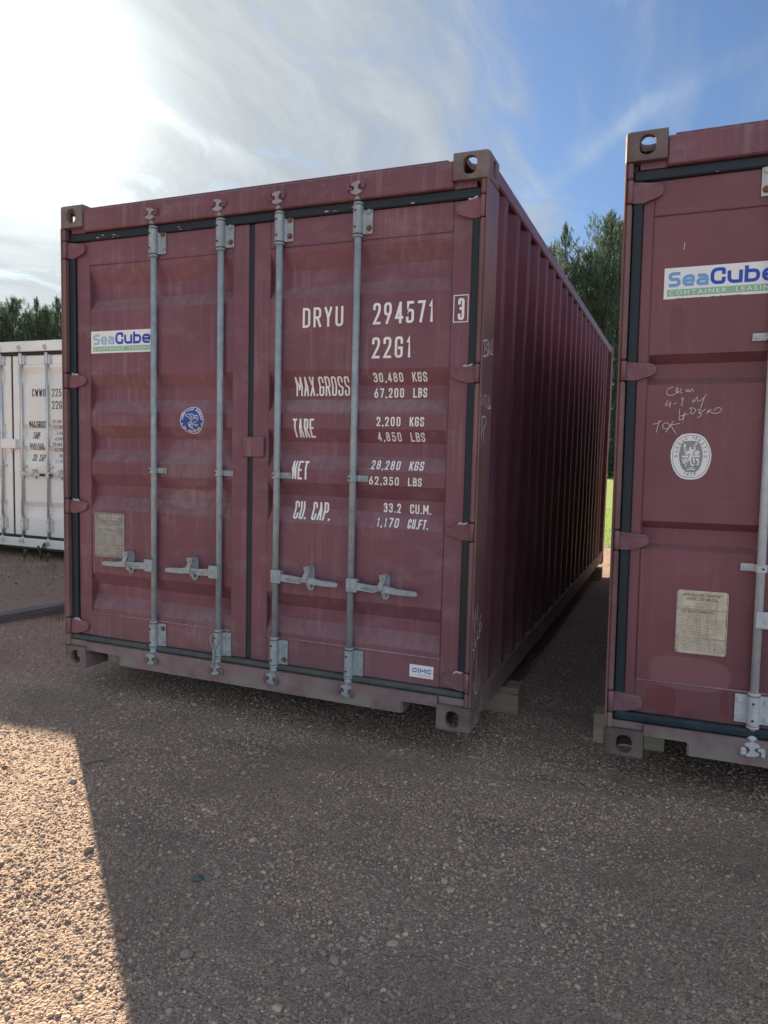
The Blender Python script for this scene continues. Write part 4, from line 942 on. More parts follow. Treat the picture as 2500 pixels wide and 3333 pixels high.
# ------------------------------------------------------------------ the maroon container on the right
RECR = [(1.704, 1.668, 1.606, 1.580, .040), (1.015, .983, .917, .896, .040)]
spec2 = dict(rec=RECR, weld=(.333, 2.262), bars=((.575, 1.02), (1.44, 1.863)), bearings=((.205, .328), (2.290, 2.42)), clamps=(.846, 1.757),
             clamp_side=-1, flanges=(1, -1), panel_x=(.120, 1.112), notch=(.342, 2.098), wide_gasket=True, gz=.192, gy=.010,
             handles=(((.575, .90, .76, .640), (1.02, .68, .85, .52)), ((1.44, 1.78, 1.62, .60), (1.863, 2.20, 2.02, .64))), phase=.03)
M_WSTEEL = metal_mat('white_painted_steel', (0.56, 0.60, 0.64), .05, .5, .5, .15)
M_DOOR2 = paint_mat('maroon_door_paint_glossier', (0.194, 0.075, 0.094), (0.34, 0.24, 0.27), 13.7, streak=.16, grime=.15, chips=.5, patches=((.222, 1.82, .028, .085, (.155, .055, .066), .5, 0), (.185, .26, .022, .045, (.165, .048, .056), .6, 0), (.245, .25, .040, .075, (.165, .05, .06), .8, 0), (.33, .21, .03, .02, (.17, .05, .06), .6, 0), (.47, .275, .018, .05, (.165, .05, .06), .8, 0), (.33, .38, .16, .07, (.31, .15, .17), .5, 0), (.33, .83, .07, .035, (.24, .12, .13), .4, 0)))
M_RUB2 = rubber_mat('gasket_rubber_dark', (0.006, 0.020, 0.032), (0.06, 0.10, 0.12), .35)
M_CAST2 = paint_mat('dark_casting_paint', (0.115, 0.068, 0.074), (0.22, 0.18, 0.17), 16.6, streak=.5, grime=.5, chips=.7, dark=.6, rough=.6)
MT2 = dict(MT1, rubber_low=M_RUB2, door=M_DOOR2, steel=M_WSTEEL, rubber=M_RUB2, cast=M_CAST2, cam_top=M_WSTEEL, keeper_low=M_WSTEEL)
C2, (EL, ER) = container((3.0206, .0404, .0035 + Z0), (0, -.0117, .00266), 'maroon shipping container cut off by the right edge, with a round white emblem sticker', MT2, spec2)
def Rz(z, y=.05): return 1.2768 + (z - 1.2768) * (1 + y / 3.2)
seacube(EL, .168, Rz(1.916), Rz(2.038), RECR, 8, False)
decal('sticker', polys([BV_OUTER[0]]), M_STK, RECR, EL, .0008)
decal('sticker_print', ring(BV_OUTER[0], .925, .900), M_GREYP, RECR, EL, .0016)
decal('sticker_print', polys([BV_INNER[0]]), M_GREYP, RECR, EL, .0016)
decal('sticker_print', polys(BV_FIG), M_STK, RECR, EL, .0024)
bcx = sum(p[0] for p in BV_INNER[0]) / len(BV_INNER[0]); bcz = sum(p[1] for p in BV_INNER[0]) / len(BV_INNER[0])
decal('sticker_print', arc_text('BUREAU VERITAS', bcx, bcz + .002, .0560, .0745, -93, 93, .0135, .01), M_GREYP, RECR, EL, .0016)
decal('sticker_print', arc_text('1828', bcx, bcz, .054, .0765, 202, 160, .012, .01, True), M_GREYP, RECR, EL, .0016)
decal('chalk_mark', strokes(CHALK_DOOR, .0022), M_CHALK, RECR, EL, .0012)
plate(EL, .270, .466, Rz(.481), Rz(.742), M_PLATE, M_ETCH, RECR, 9)
# scratches showing primer
for (x_, z0_, z1_) in ((.237, 2.118, 2.148), (.236, 2.315, 2.322)):
    decal('scratch', strokes([[(x_, z0_), (x_ + .003, z1_)]], .0016, False), M_WHITE, RECR, EL, .0009)

# ------------------------------------------------------------------ the cream container far left
CRM = (0.80, 0.84, 0.83)
M_CREAM = paint_mat('cream_paint', CRM, (0.74, 0.73, 0.68), 21.0, streak=.10, grime=.25, chips=.1, dark=.94, rough=.38)
M_CRCAST = paint_mat('cream_casting_paint', CRM, (0.45, 0.42, 0.36), 24.0, streak=.2, grime=.3, chips=.2, dark=.9)
M_ZINC = metal_mat('bright_zinc', (0.62, 0.66, 0.68), .6, .32, .05, .15)
M_RUB3 = rubber_mat('gasket_rubber_new', (0.012, 0.018, 0.022), (0.05, 0.06, 0.06), .2)
M_INK = flat_mat('dark_lettering', (0.055, 0.050, 0.046), .5)
M_GRIP = flat_mat('black_grip', (0.010, 0.014, 0.014), .45)
MT3 = dict(paint=M_CREAM, door=M_CREAM, side=M_CREAM, post=M_CREAM, cast=M_CRCAST, steel=M_ZINC, rubber=M_RUB3, keeper=M_CREAM, keeper_low=M_ZINC,
           cam_top=M_ZINC, weld=M_CREAM, hinge=M_CREAM, hole=M_HOLE, rusty=M_ZINC, under=M_UNDER, grip=M_GRIP)
RECW = [(2.255, 2.180, 2.105, 2.035, .038), (1.565, 1.500, 1.435, 1.37, .038), (1.305, 1.238, 1.165, 1.09, .038), (.612, .545, .49, .42, .038)]
spec3 = dict(rec=RECW, weld=(.386, 2.289), bars=((.626, 1.049), (1.391, 1.812)), bearings=((.250, .400), (2.290, 2.418)), clamps=(1.046,),
             handles=(((.626, .20, .40, .945), (1.049, .60, .84, .945)), ((1.391, 1.925, 1.600, .950), (1.812, 2.30, 2.02, .950))), phase=.03, grip=True, drop=0.0)
C3, (FL, FR) = container((-5.712, 3.500, Z0 - .049), (0, 0, .0065), 'cream shipping container with dark lettering, behind the middle one at the left edge', MT3, spec3)
def lw(t, x0, x1, z0, z1, gap=.35, st=.125): decal('lettering', letters(t, x0, x1, z0, z1, st, gap), M_INK, RECW, FR)
lw('CWWU', 1.548, 1.762, 1.902, 1.996); lw('225471', 1.868, 2.17, 1.902, 1.996); lw('22G1', 1.868, 2.066, 1.752, 1.848)
lw('MAX.GROSS', 1.493, 1.775, 1.522, 1.606, .24, .11); lw('TARE', 1.525, 1.640, 1.388, 1.470, .24, .11); lw('PAYLOAD', 1.500, 1.722, 1.250, 1.332, .24, .11); lw('CU. CAP.', 1.520, 1.734, 1.112, 1.196, .24, .11)
for t, u, a_, b_ in (('30,480', 'KGS', 1.582, 1.622), ('67,200', 'LBS', 1.514, 1.554), ('2,040', 'KGS', 1.442, 1.482), ('4,500', 'LBS', 1.374, 1.414), ('28,440', 'KGS', 1.306, 1.348), ('62,700', 'LBS', 1.238, 1.280), ('33.2', 'CU.M.', 1.168, 1.208), ('1,170', 'CU.FT.', 1.100, 1.140)):
    x0_ = {6: 1.872, 5: 1.90, 4: 1.94}[len(t)]
    lw(t, x0_, 2.02, a_, b_); lw(u, 2.07, 2.16, a_, b_)
m = MB(); m.box(1.090, 1.335, -.02, .046, 1.262, 1.378, .006); lb = m.build('lock_box', M_CREAM, FR)
m = MB(); m.box(1.3355, 1.360, .036, .0495, 1.275, 1.378, .004); m.box(1.16, 1.235, .0, .046, 1.225, 1.2615, .005); m.build('lock_box_flange', M_CREAM, FR)
stk = decal('sticker', rect(.72, 1.005, 1.69, 1.93), M_STK, [], FL, .0012, ybase=D_)
decal('sticker_print', font_text('CWW', .74, 1.000, 1.80, 1.88, .03), M_NAVY, [], FL, .0020, ybase=D_)
M_ORANGE = flat_mat('sticker_orange', (0.75, 0.33, 0.05), .4)
decal('sticker_print', polys([[(.90, 1.34), (.985, 1.45), (1.010, 1.45), (1.010, 1.42), (.93, 1.33)]]), M_ORANGE, [], FL, .0020, ybase=D_)
decal('sticker_print', polys([[(.885, 1.34), (.98, 1.464), (1.022, 1.464), (1.022, 1.41), (.95, 1.32)]]), M_INK, [], FL, .0012, ybase=D_)

# ------------------------------------------------------------------ timbers under the containers
def timber(p0, p1, z0, z1, hw, mat, name, label, cat, group=None, seed=0, split=False):
    p0, p1 = Vector(p0), Vector(p1); d = (p1 - p0); L = d.length; d.normalize(); a = math.atan2(d.y, d.x)
    r = random.Random(seed); m = MB(); n = 10; c = .006; prof = [(-hw, z0), (-hw, z1 - c), (-hw + c, z1), (hw - c, z1), (hw, z1 - c), (hw, z0)]
    vs = []
    for k in range(n + 1):
        x = L * k / n; j = [r.uniform(-.0025, .0025) for _ in prof]
        vs += [(x, q[0] + e, q[1] + (e if q[1] > z0 + .01 else 0)) for q, e in zip(prof, j)]
    q = len(prof)
    fs = [(k * q + i, k * q + (i + 1) % q, (k + 1) * q + (i + 1) % q, (k + 1) * q + i) for k in range(n) for i in range(q)]
    fs += [tuple(range(q)), tuple(n * q + i for i in range(q))[::-1]]
    m.add(vs, fs); o = m.build(name, mat); o.location = (p0.x, p0.y, 0); o.rotation_euler = (0, 0, a)
    return tag(o, label, cat, group)
M_OLD = wood_mat('weathered_timber', (0.19, 0.165, 0.13), (0.34, 0.30, 0.24))
M_GREENW = wood_mat('treated_timber', (0.28, 0.26, 0.19), (0.42, 0.39, 0.28))
M_KERB = wood_mat('grey_timber', (0.075, 0.085, 0.09), (0.17, 0.19, 0.20))
TG = 'timber bearers under the containers'
timber((.02, .93), (.40, .93), -.02, Z0 - .001, .075, M_OLD, 'timber_bearer', 'short dark timber in the shade under the near left corner of the middle container', 'timber', TG, 9)
timber((5.05, .62), (5.45, .62), -.02, Z0 + .028, .068, M_GREENW, 'timber_bearer', 'timber block under the hidden right corner of the right-hand container', 'timber', TG, 8)
timber((2.08, .835), (2.505, .835), -.02, Z0 - .001, .075, M_OLD, 'timber_bearer', 'weathered square timber sticking out under the near right corner of the middle container', 'timber', TG, 1)
timber((-.03, 5.60), (2.47, 5.60), -.02, Z0 - .001, .075, M_OLD, 'timber_bearer', 'dark timber under the far end of the middle container', 'timber', TG, 2)
timber((2.931, .62), (3.265, .62), -.02, Z0 + .001, .068, M_GREENW, 'timber_bearer', 'pale greenish timber under the near left corner of the right-hand container', 'timber', TG, 3)
timber((2.99, 5.55), (5.50, 5.55), -.02, Z0 + .001, .068, M_GREENW, 'timber_bearer', 'pale greenish timber under the far end of the right-hand container', 'timber', TG, 4)
timber((-5.68, 4.1), (-3.30, 4.1), -.02, Z0 - .050, .06, M_OLD, 'timber_bearer', 'low dark timber in the shade under the cream container', 'timber', TG, 5)
timber((-2.05, -.75), (-1.475, 2.05), -.03, .058, .062, M_KERB, 'kerb_timber', 'long grey timber lying half sunk in the gravel left of the middle container', 'timber', None, 6)

# ------------------------------------------------------------------ ground
CAMX, CAMY = 3.2757, -3.1573
def gh(x, y):
    """gentle lumps of the gravel yard, flat far away"""
    f = np.clip(1.5 - np.hypot(x - 1.5, y - 1.0) / 12.0, 0, 1)
    return f * (0.008 * np.sin(x * 1.7 + 0.6 * y + 1) + 0.006 * np.sin(y * 2.3 - x * .8) + 0.004 * np.sin(x * 5.1 + 2) * np.sin(y * 4.3) + .002 * np.sin(x * 13 + y * 9)) - 0.004 + np.where((x > 2.3) & (x < 6), 1.0, 0.0) * (-.014 * np.exp(-((y - .02 - .09 * (x - 2.6)) / .045) ** 2) + .007 * np.exp(-((y + .08 - .09 * (x - 2.6)) / .05) ** 2)) * np.clip((x - 2.3) * 2, 0, 1)
def axis_coords(lo, hi, c0, c1, step):
    a = list(np.arange(c0, c1, step)); s = step; v = c0
    pre = []
    while v > lo: s *= 1.35; v -= s; pre.append(v)
    s = step; v = a[-1]
    while v < hi: s *= 1.35; v += s; a.append(v)
    return np.array(pre[::-1] + a)
def grid(name, xs, ys, fz, mat, kind=None):
    X, Y = np.meshgrid(xs, ys); Z = fz(X, Y)
    nx, ny = len(xs), len(ys)
    v = np.stack([X.ravel(), Y.ravel(), Z.ravel()], 1)
    i = np.arange(nx - 1)[None, :] + (np.arange(ny - 1) * nx)[:, None]
    f = np.stack([i, i + 1, i + nx + 1, i + nx], -1).reshape(-1, 4)
    me = bpy.data.meshes.new(name); me.from_pydata(v.tolist(), [], f.tolist()); me.update()
    me.polygons.foreach_set('use_smooth', [True] * len(me.polygons))
    return put(name, me, mat, None, None, kind)
def gravel_ground_mat():
    m, nt, b = new_mat('gravel_bed')
    oc = N(nt, 'ShaderNodeTexCoord').outputs['Object']
    wv = N(nt, 'ShaderNodeVectorMath', {0: noise(nt, oc, 30.0, 2.0), 1: (0.02, 0.02, 0.02)}, operation='MULTIPLY').outputs[0]
    v = N(nt, 'ShaderNodeVectorMath', {0: oc, 1: wv}, operation='ADD').outputs[0]
    vo = N(nt, 'ShaderNodeTexVoronoi', {'Vector': v, 'Scale': 105.0}); vo2 = N(nt, 'ShaderNodeTexVoronoi', {'Vector': v, 'Scale': 240.0})
    sp = N(nt, 'ShaderNodeSeparateColor', {0: vo.outputs['Color']}); sp2 = N(nt, 'ShaderNodeSeparateColor', {0: vo2.outputs['Color']})
    c1 = ramp(nt, sp.outputs[0], [(0.0, G1), (0.35, G2), (0.7, G3), (0.9, G4), (1.0, G5)])
    c2 = ramp(nt, sp2.outputs[1], [(0.0, G1), (0.45, G2), (0.8, G3), (1.0, G5)])
    col = mixc(nt, ramp(nt, noise(nt, oc, 60.0, 2.0), [(0.4, 0.0), (0.6, 1.0)]), c1, c2)
    big = noise(nt, oc, 0.9, 5.0, 0.6)
    col = mixc(nt, ramp(nt, big, [(0.35, 0.0), (0.7, 0.55)]), col, c4(0.245, 0.19, 0.163), 'MIX')
    # damp darker lines and patches pressed into the gravel
    dk = ramp(nt, noise(nt, mapping(nt, oc, scale=(0.7, 2.2, 1), rot=(0, 0, .3)), 1.3, 6.0, 0.65), [(0.56, 0.0), (0.70, 0.55)])
    col = mixc(nt, dk, col, c4(0.15, 0.125, 0.112))
    nt.links.new(col, b.inputs['Base Color']); b.inputs['Roughness'].default_value = 0.9; b.inputs['Specular IOR Level'].default_value = 0.25
    h = math_(nt, 'ADD', math_(nt, 'MULTIPLY', vo.outputs['Distance'], -1.0), math_(nt, 'MULTIPLY', vo2.outputs['Distance'], -0.4))
    bp = bump(nt, h, 1.0, 0.006); bp = bump(nt, noise(nt, oc, 14.0, 6.0, 0.6), 0.8, 0.02, bp)
    nt.links.new(bp, b.inputs['Normal'])
    return m
G1, G2, G3, G4, G5 = (0.197, 0.152, 0.131), (0.322, 0.245, 0.210), (0.436, 0.333, 0.281), (0.416, 0.353, 0.309), (0.571, 0.470, 0.390)
M_BED = gravel_ground_mat()
xs = axis_coords(-700, 700, -7, 7, .05); ys = axis_coords(-700, 700, -3.6, 10, .05)
grid('ground', xs, ys, gh, M_BED, 'structure')

# grass field beyond the yard
def grass_mat(name, a, b_, tr=0.3):
    m, nt, b = new_mat(name)
    oc = N(nt, 'ShaderNodeTexCoord').outputs['Object']
    n1 = noise(nt, oc, 0.7, 6.0, 0.7); n2 = noise(nt, oc, 22.0, 4.0, 0.7)
    col = mixc(nt, ramp(nt, math_(nt, 'ADD', math_(nt, 'MULTIPLY', n1, .5), math_(nt, 'MULTIPLY', n2, .5)), [(0.36, 0.0), (0.64, 1.0)]), c4(*a), c4(*b_))
    nt.links.new(col, b.inputs['Base Color']); b.inputs['Roughness'].default_value = 0.7
    if tr: b.inputs['Transmission Weight'].default_value = 0.0
    return m, nt, b, col
M_FIELD, nt, b, _ = grass_mat('field_grass', (0.10, 0.19, 0.028), (0.22, 0.33, 0.055))
nt.links.new(bump(nt, noise(nt, N(nt, 'ShaderNodeTexCoord').outputs['Object'], 40.0, 5.0, .8), 1.0, 0.05), b.inputs['Normal'])
def leafy(name, a, b_, trans=0.5):
    m = bpy.data.materials.new(name); m.use_nodes = True; nt = m.node_tree; nt.nodes.clear()
    oc = N(nt, 'ShaderNodeTexCoord').outputs['Object']
    col = mixc(nt, ramp(nt, noise(nt, oc, 1.6, 3.0), [(0.35, 0.0), (0.65, 1.0)]), c4(*a), c4(*b_))
    d = N(nt, 'ShaderNodeBsdfDiffuse', {0: col}).outputs[0]
    tcol = mixc(nt, 0.5, col, c4(b_[0] * 1.25, b_[1] * 1.35, b_[2]))
    t = N(nt, 'ShaderNodeBsdfTranslucent', {0: tcol}).outputs[0]
    g = N(nt, 'ShaderNodeBsdfGlossy', {0: c4(.5, .55, .5), 1: .45}).outputs[0]
    s = N(nt, 'ShaderNodeMixShader', {0: trans, 1: d, 2: t}).outputs[0]
    s = N(nt, 'ShaderNodeMixShader', {0: 0.05, 1: s, 2: g}).outputs[0]
    N(nt, 'ShaderNodeOutputMaterial', {0: s}); return m
def bladed(n, xr, yr, h, w, mat, name, kind='stuff', lean=.5, dens=None, z0=0.0):
    x = RS.uniform(*xr, n); y = RS.uniform(*yr, n)
    if dens is not None:
        k = RS.rand(n) < dens(x, y); x, y = x[k], y[k]; n = len(x)
    a = RS.uniform(0, 2 * np.pi, n); hh = h * RS.uniform(.5, 1.3, n); ww = w * RS.uniform(.7, 1.3, n)
    dx, dy = np.cos(a), np.sin(a); la = RS.uniform(0, 2 * np.pi, n); ll = lean * hh * RS.uniform(.2, 1, n)
    z = gh(x, y) + z0
    p0 = np.stack([x - dx * ww, y - dy * ww, z], 1); p1 = np.stack([x + dx * ww, y + dy * ww, z], 1)
    mx, my = x + np.cos(la) * ll * .35, y + np.sin(la) * ll * .35
    p2 = np.stack([mx + dx * ww * .7, my + dy * ww * .7, z + hh * .6], 1); p3 = np.stack([mx - dx * ww * .7, my - dy * ww * .7, z + hh * .6], 1)
    p4 = np.stack([x + np.cos(la) * ll, y + np.sin(la) * ll, z + hh], 1)
    v = np.stack([p0, p1, p2, p3, p4], 1).reshape(-1, 3); i = np.arange(n) * 5
    f = [(a_, a_ + 1, a_ + 2, a_ + 3) for a_ in i.tolist()] + [(a_ + 3, a_ + 2, a_ + 4) for a_ in i.tolist()]
    me = bpy.data.meshes.new(name); me.from_pydata(v.tolist(), [], f); me.update()
    return put(name, me, mat, None, None, kind)
fxs = axis_coords(-320, 320, -6, 12, .5)
def field_z(X, Y): return gh(X, Y) + 0.012
X = []; edge = lambda x: 8.75 + .25 * np.sin(x * 1.3) + .12 * np.sin(x * 4.1)
ty = np.concatenate([[0], np.geomspace(.3, 320, 40)])
Xg, Tg = np.meshgrid(fxs, ty); Yg = edge(Xg) + Tg
v = np.stack([Xg.ravel(), Yg.ravel(), (gh(Xg, Yg) + 0.006 + np.minimum(Tg * .02, .01)).ravel()], 1); nx = len(fxs)
f = [(j * nx + i, j * nx + i + 1, (j + 1) * nx + i + 1, (j + 1) * nx + i) for j in range(len(ty) - 1) for i in range(nx - 1)]
me = bpy.data.meshes.new('grass_field'); me.from_pydata(v.tolist(), [], f); me.update(); put('grass_field', me, M_FIELD, None, None, 'structure')
M_BLADE = leafy('grass_blades', (0.10, 0.20, 0.02), (0.22, 0.36, 0.05), .55)
g = bladed(26000, (-3.5, 6), (8.6, 18), .07, .005, M_BLADE, 'lawn_grass', dens=lambda x, y: np.where(y > edge(x), 1.0 / (1 + .12 * (y - 8)), .04))
tag(g, 'bright sunlit grass starting just past the far ends of the containers', 'grass')

# ------------------------------------------------------------------ loose stones of the yard
def stones_object():
    xs = np.arange(-4.2, 6.2, .1); ys = np.arange(-2.4, 8.6, .1)
    M_ST = bpy.data.materials.new('loose_stone'); M_ST.use_nodes = True; nt = M_ST.node_tree; nt.nodes.clear()
    b = N(nt, 'ShaderNodeBsdfPrincipled'); N(nt, 'ShaderNodeOutputMaterial', {0: b.outputs[0]})
    rnd = N(nt, 'ShaderNodeObjectInfo').outputs['Random']
    oc = N(nt, 'ShaderNodeTexCoord').outputs['Object']
    col = ramp(nt, rnd, [(0.0, (0.156, 0.120, 0.107)), (0.2, (0.299, 0.239, 0.195)), (0.45, (0.442, 0.321, 0.259)), (0.62, (0.467, 0.321, 0.259)), (0.78, (0.442, 0.373, 0.321)), (0.92, (0.623, 0.478, 0.362)), (0.985, (0.675, 0.539, 0.416)), (1.0, (0.784, 0.686, 0.570))])
    wp = N(nt, 'ShaderNodeNewGeometry').outputs['Position']
    col = mixc(nt, ramp(nt, noise(nt, mapping(nt, wp, scale=(0.7, 1.6, 1)), 1.1, 5.0, .6), [(0.48, 0.0), (0.66, 0.6)]), col, c4(0.145, 0.115, 0.095))
    dirt = mixc(nt, math_(nt, 'MULTIPLY', noise(nt, oc, 3.0, 3.0), .35), col, c4(0.30, 0.235, 0.205))
    nt.links.new(dirt, b.inputs['Base Color']); b.inputs['Roughness'].default_value = 0.8; b.inputs['Specular IOR Level'].default_value = .35
    o = grid('loose_gravel', xs, ys, lambda X, Y: gh(X, Y), M_ST, 'stuff')
    me = o.data
    co = np.array([v.co[:] for v in me.vertices]); d = np.hypot(co[:, 0] - CAMX, co[:, 1] - CAMY)
    # camera frustum on the ground with a generous margin either side
    yaw = 0.3868; fx, fy = -math.sin(yaw), math.cos(yaw); rx, ry = fy, -fx
    u = (co[:, 0] - CAMX) * fx + (co[:, 1] - CAMY) * fy; w = (co[:, 0] - CAMX) * rx + (co[:, 1] - CAMY) * ry
    vis = (np.abs(w) < 0.62 * u + 0.9)
    under = (co[:, 0] > .2) & (co[:, 0] < 2.2) & (co[:, 1] > 1.2) & (co[:, 1] < 6.2)
    dens = np.clip(1.35 - d / 6.5, 0.12, 1.0) * vis * np.where(under, 0.0, 1.0)
    dens = np.where(co[:, 1] > 1.0, dens * .55, dens)
    at = me.attributes.new('dens', 'FLOAT', 'POINT'); at.data.foreach_set('value', dens.astype(np.float32))
    ng = bpy.data.node_groups.new('scatter_stones', 'GeometryNodeTree')
    ng.interface.new_socket('Geometry', in_out='INPUT', socket_type='NodeSocketGeometry')
    ng.interface.new_socket('Geometry', in_out='OUTPUT', socket_type='NodeSocketGeometry')
    gi = ng.nodes.new('NodeGroupInput'); go = ng.nodes.new('NodeGroupOutput')
    L = ng.links.new
    def variants(count, sub, seed):
        outs = []
        for k in range(count):
            ico = N(ng, 'GeometryNodeMeshIcoSphere', {'Radius': 1.0, 'Subdivisions': sub})
            pos = ng.nodes.new('GeometryNodeInputPosition').outputs[0]
            nz = N(ng, 'ShaderNodeTexNoise', {'Vector': pos, 'Scale': .85, 'Detail': 2.0, 'W': seed + k * 7.3}, noise_dimensions='4D').outputs['Color']
            off = N(ng, 'ShaderNodeVectorMath', {0: nz, 1: (0.5, 0.5, 0.5)}, operation='SUBTRACT').outputs[0]
            off = N(ng, 'ShaderNodeVectorMath', {0: off, 'Scale': 1.5}, operation='SCALE').outputs[0]
            sp = N(ng, 'GeometryNodeSetPosition', {'Geometry': ico.outputs[0], 'Offset': off})
            tr = N(ng, 'GeometryNodeTransform', {'Geometry': sp.outputs[0], 'Scale': (1.15, .85 + .05 * k, .62 + .06 * k)})
            sm = N(ng, 'GeometryNodeSetMaterial', {'Geometry': tr.outputs[0], 'Material': M_ST})
            g2 = N(ng, 'GeometryNodeGeometryToInstance', {0: sm.outputs[0]}); outs.append(g2.outputs[0])
        j = ng.nodes.new('GeometryNodeJoinGeometry')
        for s_ in outs[::-1]: L(s_, j.inputs[0])
        return j.outputs[0]
    def scatter(dmax, seed, s0, s1, power, inst):
        da = N(ng, 'GeometryNodeInputNamedAttribute', {'Name': 'dens'}, data_type='FLOAT').outputs[0]
        dm = N(ng, 'ShaderNodeMath', {0: da, 1: dmax}, operation='MULTIPLY').outputs[0]
        # stones gather in drifts
        pos = ng.nodes.new('GeometryNodeInputPosition').outputs[0]
        nz = N(ng, 'ShaderNodeTexNoise', {'Vector': pos, 'Scale': 2.2, 'Detail': 3.0}).outputs[0]
        mr = N(ng, 'ShaderNodeMapRange', {0: nz, 1: 0.38, 2: 0.60, 3: 0.40, 4: 1.0}).outputs[0]
        dm = N(ng, 'ShaderNodeMath', {0: dm, 1: mr}, operation='MULTIPLY').outputs[0]
        di = ng.nodes.new('GeometryNodeDistributePointsOnFaces'); L(gi.outputs[0], di.inputs['Mesh']); L(dm, di.inputs['Density']); di.inputs['Seed'].default_value = seed
        rv = N(ng, 'FunctionNodeRandomValue', {2: 0.0, 3: 1.0, 'Seed': seed + 3}, data_type='FLOAT').outputs[1]
        pw = N(ng, 'ShaderNodeMath', {0: rv, 1: power}, operation='POWER').outputs[0]
        sc = N(ng, 'ShaderNodeMapRange', {0: pw, 1: 0.0, 2: 1.0, 3: s0, 4: s1}).outputs[0]
        ro = N(ng, 'FunctionNodeRandomValue', {0: (-.5, -.5, 0), 1: (.5, .5, 6.283), 'Seed': seed + 5}, data_type='FLOAT_VECTOR').outputs[0]
        ip = ng.nodes.new('GeometryNodeInstanceOnPoints'); L(di.outputs[0], ip.inputs['Points']); L(inst, ip.inputs['Instance'])
        ip.inputs['Pick Instance'].default_value = True; L(ro, ip.inputs['Rotation']); L(sc, ip.inputs['Scale'])
        return ip.outputs[0]
    va = variants(5, 2, 1.0); vb = variants(4, 3, 40.0)
    parts = [scatter(10500, 1, .0021, .0052, 1.6, va), scatter(1100, 2, .0046, .0092, 2.0, vb), scatter(16, 3, .009, .017, 1.8, vb)]
    j = ng.nodes.new('GeometryNodeJoinGeometry')
    for s_ in parts: L(s_, j.inputs[0])
    L(j.outputs[0], go.inputs[0])
    md = o.modifiers.new('scatter', 'NODES'); md.node_group = ng
    o['label'] = 'loose reddish brown gravel covering the yard'; o['category'] = 'gravel'
stones_object()

# a few single things lying on the gravel
def stone(name, x, y, r, mat, label, seed, flat=.5, grp=None, rz=0.0):
    bm = bmesh.new(); bmesh.ops.create_icosphere(bm, subdivisions=3, radius=1.0); rr = random.Random(seed)
    ph = [rr.uniform(0, 6) for _ in range(6)]
    for v in bm.verts:
        c = v.co; k = 1 + .10 * math.sin(2.3 * c.x + ph[0]) + .10 * math.sin(2.9 * c.y + ph[1]) + .07 * math.sin(3.7 * c.z + 4 * c.x + ph[2])
        v.co = Vector((c.x * k * r, c.y * k * r * .66, c.z * k * r * flat))
    for f in bm.faces: f.smooth = seed == 1
    me = bpy.data.meshes.new(name); bm.to_mesh(me); bm.free()
    o = put(name, me, mat); o.location = (x, y, float(gh(np.array(x), np.array(y))) + r * flat * .55); o.rotation_euler = (0, 0, rz)
    return tag(o, label, 'stone', grp)
M_TEAL = flat_mat('green_blue_pebble', (0.075, 0.125, 0.125), .55)
M_TAN = flat_mat('tan_stone', (0.26, 0.19, 0.13), .8, vary=.3); M_GRY = flat_mat('grey_stone', (0.30, 0.26, 0.235), .8, vary=.3)
stone('pebble', 1.872, -1.257, .020, M_TEAL, 'smooth oval blue-green pebble lying alone in the shaded gravel', 1, .42, rz=.35)
def gpx(px, py):       # point of the yard seen at a photo pixel, computed once from the camera model
    yaw, pitch, roll = 0.386767636, -0.0819877645, 0.0246461661
    m = SC.camera.matrix_world; d = m.to_3x3() @ Vector(((px - 1250) / 2371.9, -(py - 1666.5) / 2371.9, -1)); o = m.translation
    t = -o.z / d.z; return o.x + d.x * t, o.y + d.y * t
for k, (px, py, r, mt_, lb_) in enumerate(((398, 3055, .017, M_TAN, 'tan stone sitting right on the edge of the shadow low at the left'), (290, 2775, .018, M_TAN, 'tan stone with a long dark shadow in the sunlit patch'),
        (826, 2638, .014, M_GRY, 'small angular pale stone in the upper middle of the shaded gravel'), (710, 2900 - 55, .017, M_GRY, 'rounded grey stone up and right of the blue-green pebble'),
        (610, 3110, .020, M_GRY, 'broad flat grey stone below the blue-green pebble'), (1085, 3125, .020, M_GRY, 'grey angular stone at the bottom, left of the centre line'), (1565, 2940, .014, M_TAN, 'small tan stone beside a dark hollow in the middle of the yard'),
        (240, 2545, .016, M_GRY, 'dark stone in the sunlit patch near the shadow edge'))):
    x, y = gpx(px, py); stone('stone', x, y, r, mt_, lb_, 10 + k, .6, rz=k * 1.1)
M_TWIG = flat_mat('dry_twig', (0.20, 0.20, 0.15), .8)
m = MB(); a = gpx(268, 2490); b_ = gpx(372, 2474)
m.tube([(a[0], a[1], .008), (a[0] * .6 + b_[0] * .4, a[1] * .6 + b_[1] * .4 + .004, .014), (a[0] * .3 + b_[0] * .7, a[1] * .3 + b_[1] * .7, .013), (b_[0], b_[1], .012)], [.006, .0055, .0045, .003], 6)
tag(m.build('twig', M_TWIG), 'dry pale twig lying across the shadow edge', 'twig')

